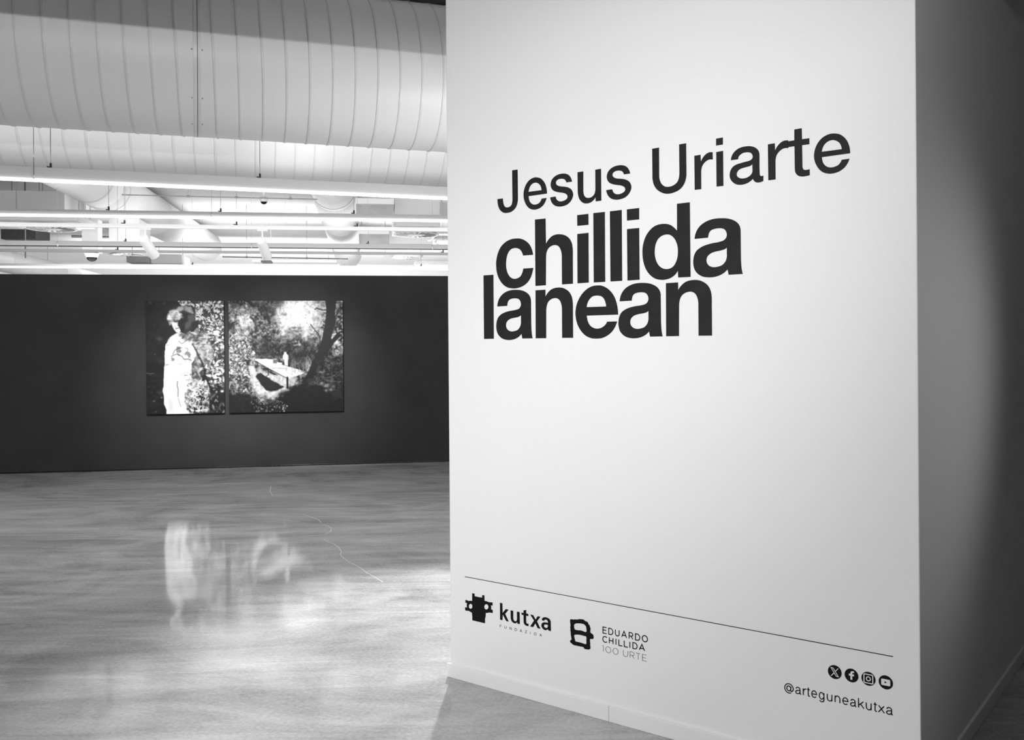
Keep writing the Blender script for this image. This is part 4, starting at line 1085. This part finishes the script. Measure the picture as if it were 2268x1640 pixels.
def paint_portrait():
    c = Canvas(248, 360, 92, 65, 1122, 1560)
    c.a = 0.03 + 0.10 * np.clip(c.noise(110, 5) - 0.42, 0, 1) + 0.02 * c.noise(20, 2)
    for x, y, r, v in ((150, 90, 25, .20), (335, 95, 26, .16), (270, 565, 40, .24), (200, 380, 30, .09), (205, 770, 10, .3), (280, 860, 40, .13), (270, 1270, 35, .2), (190, 1385, 12, .7), (215, 1525, 12, .4), (140, 1450, 40, .10), (290, 1340, 14, .6), (120, 640, 26, .10), (150, 330, 30, .08)):
        c.blob(x, y, r, v, 0.7, r * 0.8)
    c.line([(92, 1016), (140, 1024), (188, 1022)], 12, 0.30, 16, 0.8)
    c.leaves(70, [(92, 1040), (322, 1040), (322, 1560), (92, 1560)], (10, 30), (0.01, 0.16), 0.5)
    # foliage on the right: dark gaps first, then mid leaves, then sunlit leaves
    right = [(700, 65), (1122, 65), (1122, 1250), (960, 1250), (900, 1100), (820, 850), (740, 640), (690, 480), (790, 330), (730, 250), (720, 140)]
    c.put(c.mask(right, 30, 40) * 0.9, 0.05 + 0.25 * c.noise(60, 4) ** 2)
    c.leaves(260, right, (18, 44), (0.04, 0.45), 0.8)
    c.leaves(210, [(760, 100), (1122, 65), (1122, 620), (830, 560), (770, 430), (830, 300), (740, 230)], (14, 38), (0.45, 1.0), 0.85)
    c.leaves(70, [(830, 560), (1122, 560), (1122, 1150), (960, 1200), (860, 900)], (16, 38), (0.4, 1.0), 0.85)
    c.leaves(90, right, (10, 30), (0.0, 0.06), 0.8)
    c.leaves(26, [(520, 65), (720, 65), (720, 130), (540, 120)], (14, 36), (0.2, 0.95), 0.85)
    c.leaves(12, [(735, 240), (820, 240), (820, 320), (745, 320)], (22, 40), (0.4, 0.8), 0.8)
    # hair and head
    c.poly([(500, 190), (560, 150), (690, 170), (725, 260), (742, 330), (700, 430), (650, 490), (570, 480), (500, 380)], 0.10, 14, 24)
    c.poly([(540, 235), (640, 225), (640, 330), (590, 420), (560, 460), (520, 400), (520, 330)], 0.05, 20, 20)
    c.poly([(640, 260), (720, 240), (735, 320), (690, 370), (660, 430), (610, 440), (600, 370), (650, 320)], 0.22, 24, 26, 0.8)
    c.poly([(690, 350), (790, 325), (775, 420), (735, 470), (690, 420)], 0.05, 16, 14)
    c.put(c.mask([(365, 270), (400, 200), (450, 175), (500, 190), (550, 240), (580, 290), (520, 320), (430, 350), (400, 385), (370, 330)], 20, 36), np.clip(0.05 + 1.4 * (c.noise(34, 4) - 0.12), 0.1, 1))
    c.put(c.mask([(480, 180), (530, 145), (620, 140), (690, 160), (720, 240), (660, 225), (600, 190), (520, 210)], 20, 36) * 0.9, 0.25 + 0.5 * c.noise(36, 4))
    for x, y, r, v in ((405, 300, 34, .95), (450, 260, 40, .95), (470, 205, 40, .85), (530, 260, 34, .9), (425, 205, 24, .7), (535, 175, 34, .7)):
        c.blob(x, y, r, v, 0.3)
    # face half in shade, turned to the left
    c.poly([(425, 355), (470, 340), (515, 335), (510, 385), (530, 425), (548, 465), (520, 492), (486, 482), (455, 440), (435, 395)], 0.88, 10)
    c.line([(462, 340), (486, 346), (508, 342)], 16, 0.10, 8, 0.9)
    c.line([(505, 360), (516, 385), (506, 400)], 7, 0.3, 6, 0.8)
    c.line([(480, 438), (500, 428), (522, 426)], 8, 0.06, 6)
    c.line([(470, 400), (482, 430)], 6, 0.45, 8, 0.7)
    c.poly([(512, 350), (560, 340), (600, 400), (590, 470), (548, 462), (530, 420), (514, 385)], 0.045, 14, 12)
    # white shirt
    shirt = [(485, 495), (440, 525), (385, 572), (352, 640), (338, 740), (332, 900), (322, 1050), (318, 1190), (303, 1255), (322, 1320), (322, 1420), (352, 1500), (358, 1700), (690, 1700), (700, 1400), (760, 1290), (780, 1180), (690, 1120), (690, 900), (750, 800), (745, 690), (690, 590), (600, 500), (540, 480)]
    c.poly(shirt, 1.0, 7, 12)
    fold = np.clip((c.noise(130, 4, 0.8, 1.5) - 0.50) * 5, 0, 1)
    c.put(c.mask(shirt, 20) * fold * 0.35, 0.6)
    # leaf shadows over the shirt's right half
    mid = [(530, 500), (860, 470), (930, 600), (980, 760), (930, 920), (850, 930), (790, 1180), (690, 1150), (690, 900), (760, 780), (720, 640), (610, 600)]
    c.put(c.mask(mid, 40, 40) * 0.85, 0.22 + 0.75 * np.clip((c.noise(100, 4) - 0.32) * 2.0, 0, 1))
    c.leaves(60, mid, (30, 70), (0.35, 0.9), 0.55)
    c.leaves(46, mid, (16, 46), (0.06, 0.30), 0.6)
    dap = np.clip((c.noise(70, 4) - 0.60) * 9, 0, 1)
    c.put(c.mask([(380, 560), (700, 560), (690, 1020), (350, 940)], 60) * dap * 0.65, 0.16)
    for p in ([(422, 800), (455, 782), (500, 770), (560, 800), (590, 842), (640, 836), (680, 856)], [(440, 770), (470, 715), (520, 690), (560, 688)], [(600, 690), (640, 700), (635, 735), (610, 750)], [(520, 600), (560, 635), (620, 590), (660, 560)], [(690, 655), (716, 625)], [(760, 560), (820, 572), (880, 562)], [(815, 716), (860, 722), (905, 706)], [(500, 1130), (494, 1180), (508, 1240), (504, 1330)], [(590, 1050), (630, 1052)], [(690, 1030), (740, 1010), (770, 1040)], [(360, 655), (390, 650)], [(350, 915), (380, 905)], [(640, 1190), (690, 1225)], [(505, 1350), (520, 1400), (540, 1460)]):
        c.line(p, RNG.uniform(6, 13), 0.10, 11, 0.75)
    low = [(640, 1120), (760, 1150), (880, 1150), (930, 1250), (900, 1560), (640, 1560), (590, 1380)]
    c.put(c.mask(low, 30, 40) * 0.75, 0.2 + 0.8 * np.clip((c.noise(60, 4) - 0.4) * 3, 0, 1))
    c.leaves(85, low, (18, 44), (0.45, 1.0), 0.85)
    c.leaves(60, low, (8, 26), (0.0, 0.15), 0.75)
    c.leaves(34, [(560, 1000), (690, 1000), (690, 1350), (590, 1420)], (8, 22), (0.05, 0.5), 0.6)
    c.leaves(26, [(620, 1340), (880, 1320), (900, 1560), (680, 1560)], (14, 34), (0.0, 0.10), 0.85)
    # bare stem
    c.line([(700, 640), (730, 690), (762, 748), (780, 800), (815, 860), (835, 930), (858, 985), (872, 1060), (905, 1130), (922, 1190), (940, 1250)], 21, 0.04, 14, 0.8)
    c.line([(815, 860), (850, 940), (880, 900)], 9, 0.05, 8, 0.8)
    c.leaves(40, [(860, 930), (1122, 900), (1080, 1160), (940, 1180)], (24, 50), (0.35, 1.0), 0.85)
    c.leaves(30, [(860, 930), (1122, 900), (1100, 1180), (940, 1190)], (10, 30), (0.01, 0.12), 0.8)
    c.poly([(930, 1210), (1122, 1150), (1122, 1700), (900, 1700)], 0.03, 40, 50)
    c.leaves(46, [(930, 1200), (1122, 1150), (1122, 1560), (900, 1560)], (14, 46), (0.06, 0.5), 0.7)
    for x, y, r in ((1015, 1272, 10), (1088, 1268, 22), (1103, 1005, 20), (1105, 685, 22), (912, 475, 16), (1000, 490, 24)):
        c.blob(x, y, r, 1.0, 1.0, r * 0.7)
    return c


def paint_garden():
    c = Canvas(330, 324, 45, 70, 1582, 1560)
    n1, n2, n3 = c.noise(260, 5), c.noise(60, 5), c.noise(24, 4)
    c.a = 0.30 + 1.0 * (n1 - 0.5) + 1.3 * (n2 - 0.5) + 0.9 * (n3 - 0.5)
    glow = np.exp(-(((c.X - 980) / 280) ** 2 + ((c.Y - 215) / 190) ** 2))
    c.a += glow * 0.95 + 0.28 * np.exp(-(((c.X - 1000) / 420) ** 2 + ((c.Y - 350) / 260) ** 2))
    c.a += 0.36 * np.exp(-(((c.X - 250) / 170) ** 2 + ((c.Y - 430) / 280) ** 2))
    c.a += 0.30 * np.exp(-(((c.X - 1500) / 90) ** 2 + ((c.Y - 650) / 160) ** 2))
    c.a = np.clip(c.a, 0.015, 1.0)
    # leaf texture over the upper half
    c.leaves(420, [(45, 70), (1340, 70), (1330, 420), (900, 560), (45, 620)], (7, 20), (0.02, 0.25), 0.42)
    c.leaves(300, [(45, 70), (1340, 70), (1330, 420), (900, 560), (45, 620)], (7, 20), (0.5, 1.0), 0.45)
    c.put(glow ** 1.5 * 0.8, 1.0)
    c.leaves(130, [(700, 80), (1345, 80), (1330, 400), (700, 400)], (7, 20), (0.25, 0.75), 0.5)
    c.put(c.mask([(1050, 70), (1345, 70), (1335, 430), (1180, 400), (1080, 250)], 90, 60) * np.clip((n3 - 0.35) * 2.5, 0, 1) * 0.6, 0.35)
    for x, y, r, v, ry in ((600, 200, 140, .14, 110), (420, 105, 130, .10, 55), (720, 110, 90, .12, 50), (930, 470, 150, .08, 80), (790, 250, 40, .2, 30), (130, 130, 90, .15, 50), (90, 500, 60, .12, 40)):
        c.put(np.exp(-(((c.X - x) / r) ** 2 + ((c.Y - y) / ry) ** 2) * 1.2) * np.clip(n3 * 1.9 - 0.35, 0, 1), v)
    # thin stems
    for k in range(30):
        x = RNG.uniform(60, 760)
        y = RNG.uniform(80, 430)
        dx = RNG.uniform(-60, 60)
        c.line([(x, y), (x + dx * 0.4, y + 50), (x + dx, y + RNG.uniform(80, 150))], RNG.uniform(3, 7), RNG.uniform(0.04, 0.2), 6, 0.6)
    c.line([(335, 292), (375, 322), (400, 370), (415, 425), (432, 472)], 32, 0.10, 14, 0.85)
    for p in ([(300, 130), (335, 200), (345, 300)], [(395, 130), (378, 230), (352, 290)], [(455, 140), (425, 260), (385, 305)], [(320, 100), (330, 180), (372, 250)]):
        c.line(p, 9, 0.12, 8, 0.7)
    c.line([(430, 470), (455, 445), (485, 440)], 13, 0.2, 9, 0.7)
    c.line([(632, 460), (622, 520), (600, 590)], 16, 0.10, 10, 0.8)
    # dark bank of shrubs behind the table
    bank = [(395, 620), (520, 560), (700, 610), (900, 550), (1130, 600), (1240, 700), (1190, 900), (1000, 980), (880, 930), (700, 850), (400, 850)]
    c.put(c.mask(bank, 130, 120) * 0.92, 0.02 + 0.5 * np.clip(n3 * n2 - 0.16, 0, 1))
    c.leaves(170, [(420, 580), (1230, 540), (1230, 900), (420, 840)], (6, 18), (0.02, 0.5), 0.5)
    c.leaves(14, [(900, 610), (1000, 610), (1000, 690), (900, 690)], (16, 30), (0.4, 0.8), 0.6)
    c.poly([(350, 605), (400, 650), (402, 740), (335, 670), (308, 652)], 0.02, 16, 18)
    # leaves on the left bank
    bankl = [(45, 480), (330, 560), (390, 760), (380, 900), (300, 980), (420, 1060), (330, 1130), (260, 1260), (45, 1100)]
    c.put(c.mask(bankl, 50, 60) * 0.7, 0.08 + 0.8 * np.clip((n3 - 0.35) * 2, 0, 1))
    c.leaves(420, bankl, (10, 28), (0.15, 1.0), 0.75)
    c.leaves(240, bankl, (8, 22), (0.0, 0.12), 0.75)
    c.leaves(110, [(45, 1040), (330, 1100), (420, 1300), (200, 1350), (45, 1250)], (14, 32), (0.02, 0.6), 0.7)
    c.leaves(90, [(45, 1040), (330, 1100), (420, 1300), (200, 1350), (45, 1250)], (10, 26), (0.0, 0.06), 0.8)
    c.poly([(272, 850), (330, 858), (322, 930), (283, 960)], 0.03, 24, 20, 0.85)
    # sunlit ground
    c.poly([(400, 1060), (330, 1120), (360, 1230), (460, 1330), (620, 1360), (740, 1290), (900, 1200), (950, 1130), (860, 1040), (560, 1030)], 0.72, 60, 60)
    c.put(c.mask([(340, 1080), (940, 1060), (900, 1240), (600, 1380), (380, 1280)], 60) * 0.6, 0.35 + 0.9 * np.clip(n3 - 0.12, 0, 1))
    c.put(c.mask([(300, 940), (370, 930), (430, 1060), (420, 1120), (340, 1060)], 30, 20) * 0.8, 0.75)
    # table shadow
    c.poly([(405, 1085), (430, 1045), (470, 1030), (520, 1070), (640, 1150), (780, 1225), (700, 1262), (600, 1285), (545, 1272), (470, 1190)], 0.035, 16, 26)
    c.put(c.mask([(420, 1090), (560, 1100), (740, 1220), (600, 1270), (520, 1220)], 30) * 0.5, 0.02 + 0.10 * n3)
    c.poly([(575, 1000), (700, 1062), (640, 1062), (585, 1035)], 0.07, 14, 10)
    # table
    c.poly([(385, 850), (545, 845), (640, 860), (760, 930), (1010, 1003), (1045, 1045), (940, 1080), (820, 1100), (600, 985), (400, 875)], 0.97, 6, 6)
    c.put(c.mask([(420, 856), (640, 862), (760, 930), (1010, 1003), (1030, 1045), (830, 1090), (610, 985)], 20) * np.clip((n3 - 0.5) * 4, 0, 1) * 0.35, 0.45)
    c.line([(398, 870), (600, 992), (815, 1106)], 8, 0.07, 5)
    c.line([(610, 970), (700, 972), (800, 979)], 6, 0.12, 5, 0.9)
    c.line([(545, 935), (600, 918), (640, 914)], 5, 0.3, 5, 0.8)
    c.line([(480, 955), (560, 960)], 5, 0.35, 6, 0.8)
    c.poly([(632, 855), (684, 855), (684, 910), (632, 905)], 0.30, 5)
    c.line([(632, 852), (684, 852)], 7, 0.8, 5)
    c.poly([(690, 890), (755, 900), (750, 925), (690, 915)], 0.8, 6)
    c.poly([(800, 960), (822, 965), (822, 1015), (800, 1010)], 0.62, 6)
    c.leaves(50, [(850, 1000), (1030, 1010), (1040, 1050), (860, 1085)], (6, 16), (0.25, 0.95), 0.6)
    for x, y0, y1, w in ((823, 1098, 1235, 26), (568, 970, 1060, 13), (425, 880, 940, 11)):
        c.line([(x, y0), (x, y1)], w, 0.015, 6)
    c.line([(568, 1060), (530, 1085), (500, 1062)], 8, 0.03, 7)
    c.line([(410, 965), (480, 960), (560, 962)], 5, 0.5, 6, 0.8)
    # figure in white
    c.poly([(782, 755), (810, 755), (815, 780), (836, 800), (841, 850), (832, 862), (832, 945), (787, 930), (780, 860), (764, 850), (766, 800), (778, 785)], 0.85, 7)
    c.line([(784, 800), (787, 850)], 5, 0.5, 8, 0.8)
    c.line([(833, 810), (828, 855)], 5, 0.5, 8, 0.8)
    c.poly([(780, 742), (813, 744), (810, 757), (782, 757)], 0.22, 6)
    # pale grasses right of the table
    for i in range(60):
        x = RNG.uniform(870, 1150)
        y = RNG.uniform(960, 1040)
        dx, dy = RNG.uniform(-60, 40), RNG.uniform(60, 150)
        c.line([(x, y), (x + dx * 0.3, y - dy * 0.6), (x + dx, y - dy)], RNG.uniform(3, 6), RNG.uniform(0.03, 0.7), 6, 0.6)
    # trunk and branches
    c.leaves(150, [(1340, 80), (1582, 80), (1582, 700), (1400, 800), (1460, 600)], (8, 28), (0.02, 0.4), 0.55)
    c.leaves(80, [(1480, 80), (1582, 80), (1582, 760), (1420, 760), (1460, 600)], (8, 24), (0.5, 1.0), 0.6)
    c.poly([(1345, 60), (1352, 180), (1350, 290), (1332, 430), (1300, 560), (1262, 690), (1215, 800), (1150, 930), (1070, 1090), (1010, 1170), (1200, 1180), (1215, 1100), (1250, 1010), (1320, 880), (1380, 770), (1430, 680), (1500, 600), (1545, 550), (1545, 515), (1505, 500), (1470, 540), (1425, 600), (1420, 570), (1450, 480), (1478, 380), (1475, 250), (1490, 60)], 0.03, 8, 16)
    c.leaves(60, [(1340, 100), (1470, 100), (1440, 500), (1240, 1000), (1120, 1000), (1300, 560)], (8, 30), (0.012, 0.085), 0.6)
    for p, w in (([(1205, 185), (1230, 172), (1262, 182), (1310, 196), (1352, 195)], 14), ([(1140, 385), (1170, 430), (1200, 465), (1240, 510), (1266, 565), (1272, 650)], 12), ([(1475, 450), (1505, 420), (1530, 388), (1582, 345)], 12), ([(1500, 505), (1540, 500), (1582, 490)], 13), ([(1480, 290), (1510, 235), (1545, 200), (1582, 150)], 15), ([(1280, 395), (1282, 355), (1320, 320)], 5), ([(1475, 430), (1495, 500)], 20), ([(1540, 290), (1582, 240)], 10), ([(1490, 230), (1530, 180), (1560, 120)], 11)):
        c.line(p, w, 0.02, 8, 0.95)
    # dark foreground
    fg = [(-60, 1290), (200, 1290), (330, 1330), (450, 1420), (640, 1440), (720, 1330), (860, 1230), (1040, 1160), (1200, 1170), (1400, 1250), (1700, 1180), (1700, 1700), (-60, 1700)]
    c.put(c.mask(fg, 70, 80), 0.012 + 0.06 * np.clip(n3 - 0.3, 0, 1))
    c.put(c.mask([(1220, 860), (1700, 780), (1700, 1260), (1200, 1200)], 70, 60) * 0.9, 0.015 + 0.5 * np.clip(n3 * n2 - 0.18, 0, 1))
    c.leaves(110, [(1330, 820), (1582, 800), (1582, 1200), (1250, 1150)], (8, 22), (0.02, 0.40), 0.55)
    c.leaves(130, [(340, 1330), (680, 1390), (840, 1470), (820, 1560), (330, 1560)], (7, 22), (0.02, 0.65), 0.7)
    c.leaves(70, [(60, 1290), (330, 1330), (330, 1540), (60, 1540)], (8, 22), (0.01, 0.12), 0.6)
    for x, y in ((765, 1500), (775, 1548), (815, 1480), (760, 1520)):
        c.blob(x, y, 9, 1.0)
    for i in range(46):
        an = RNG.uniform(-0.5, 3.6)
        L = RNG.uniform(70, 190)
        v = RNG.uniform(0.02, 0.42)
        c.line([(1225, 1195), (1225 + 0.5 * L * math.cos(an), 1190 - 0.60 * L * abs(math.sin(an))), (1225 + 0.8 * L * math.cos(an), 1195 - 0.66 * L * math.sin(an)), (1225 + L * math.cos(an), 1205 - 0.5 * L * math.sin(an))], RNG.uniform(3, 6), v, 7, 0.6)
    for i in range(5):
        y = 1262 + i * 24
        c.line([(1400 + i * 16, y + 34), (1440 + i * 16, y + 20), (1500 + i * 10, y + 14), (1545 + i * 4, y + 20 + i * 3)], 10, 0.22, 14, 0.6)
    for x, y, r in ((1285, 1180, 24), (1340, 1215, 30), (1350, 1280, 30), (1410, 1270, 24), (1280, 1030, 24)):
        c.put(np.exp(-(((c.X - x) / r) ** 2 + ((c.Y - y) / (r * 0.7)) ** 2) * 1.2) * np.clip(n3 * 1.8, 0, 1), 0.45)
    for p in ([(1240, 1030), (1310, 1032)], [(1340, 1108), (1420, 1100)], [(1345, 1150), (1470, 1160), (1575, 1160)], [(1320, 1130), (1390, 1140)]):
        c.line(p, 9, 0.35, 12, 0.6)
    c.line([(1015, 1345), (1100, 1400), (1210, 1470)], 7, 0.08, 10, 0.7)
    c.line([(1090, 1265), (1160, 1270), (1240, 1280)], 7, 0.12, 10, 0.7)
    return c


pm = bpy.data.materials.new('photo_print')
pm.use_nodes = True
_b = pm.node_tree.nodes['Principled BSDF']
_at = pm.node_tree.nodes.new('ShaderNodeAttribute')
_at.attribute_name = 'tone'
pm.node_tree.links.new(_at.outputs['Color'], _b.inputs['Base Color'])
_b.inputs['Roughness'].default_value = 0.5
_b.inputs['Specular IOR Level'].default_value = 0.2
M['photo_print'] = pm


def photo(label, s0, s1, z0, z1, canvas, yface=12.193, group='photographs on the dark wall'):
    w, h = s1 - s0, z1 - z0
    T = thing('photo_print', label, 'photograph', HALL @ Matrix.Translation(((s0 + s1) / 2, yface, z0)), group)
    obj('backing_panel', boxes(((-w / 2, 0.001, 0), (w / 2, 0.046, h)), bevel=0.001), M['print_edge'], T)
    nx, nz = canvas.w, canvas.h
    xs = np.linspace(-w / 2, w / 2, nx)
    zs = np.linspace(h, 0, nz)
    gx, gz = np.meshgrid(xs, zs)
    co = np.stack([gx, np.zeros_like(gx), gz], -1).reshape(-1, 3)
    idx = np.arange(nx * nz).reshape(nz, nx)
    quads = np.stack([idx[:-1, :-1], idx[1:, :-1], idx[1:, 1:], idx[:-1, 1:]], -1).reshape(-1, 4)
    me = bpy.data.meshes.new('printed_sheet')
    me.from_pydata(co.tolist(), [], quads.tolist())
    at = me.color_attributes.new('tone', 'FLOAT_COLOR', 'POINT')
    v = tone(canvas.a).reshape(-1)
    at.data.foreach_set('color', np.stack([v, v, v, np.ones_like(v)], -1).reshape(-1).astype(np.float32))
    link_mesh('printed_sheet', me, pm, T)
    return T


photo('tall black and white photograph of a person in a white shirt dappled with leaf shadows', -2.619, -1.686, 0.694, 2.102, paint_portrait())
photo('wide black and white photograph of a sunlit garden table under a leaning tree', -1.630, -0.220, 0.694, 2.102, paint_garden())

# ------------------------------------------------------------------ hairline crack in the floor
def floor_pt(x, y):
    return Vector((x, y, 0.0))


bm = bmesh.new()
for line in [[(-2.631, 10.192), (-2.542, 9.807), (-2.452, 9.565)], [(-2.002, 8.512), (-1.893, 8.461), (-1.79, 8.322), (-1.702, 8.189), (-1.649, 8.06)], [(-1.612, 7.957), (-1.558, 7.895), (-1.505, 7.775), (-1.494, 7.642), (-1.516, 7.551), (-1.578, 7.5), (-1.648, 7.52)], [(-1.491, 7.356), (-1.429, 7.252), (-1.371, 7.167), (-1.309, 7.036), (-1.269, 6.911), (-1.256, 6.805)], [(-1.254, 6.79), (-1.166, 6.588), (-1.11, 6.504), (-1.035, 6.369), (-0.981, 6.253), (-0.908, 6.128), (-0.837, 5.997)]]:
    pts = [Vector((a, c, 0.0004)) for a, c in line]
    for a, c in zip(pts, pts[1:]):
        d = (c - a).normalized()
        nrm = Vector((-d.y, d.x, 0)) * 0.0028
        vs = [bm.verts.new(v) for v in (a + nrm, a - nrm, c - nrm, c + nrm)]
        bm.faces.new(vs)
crack = obj('crack', bm, M['crack'], bpy.data.objects['floor'])
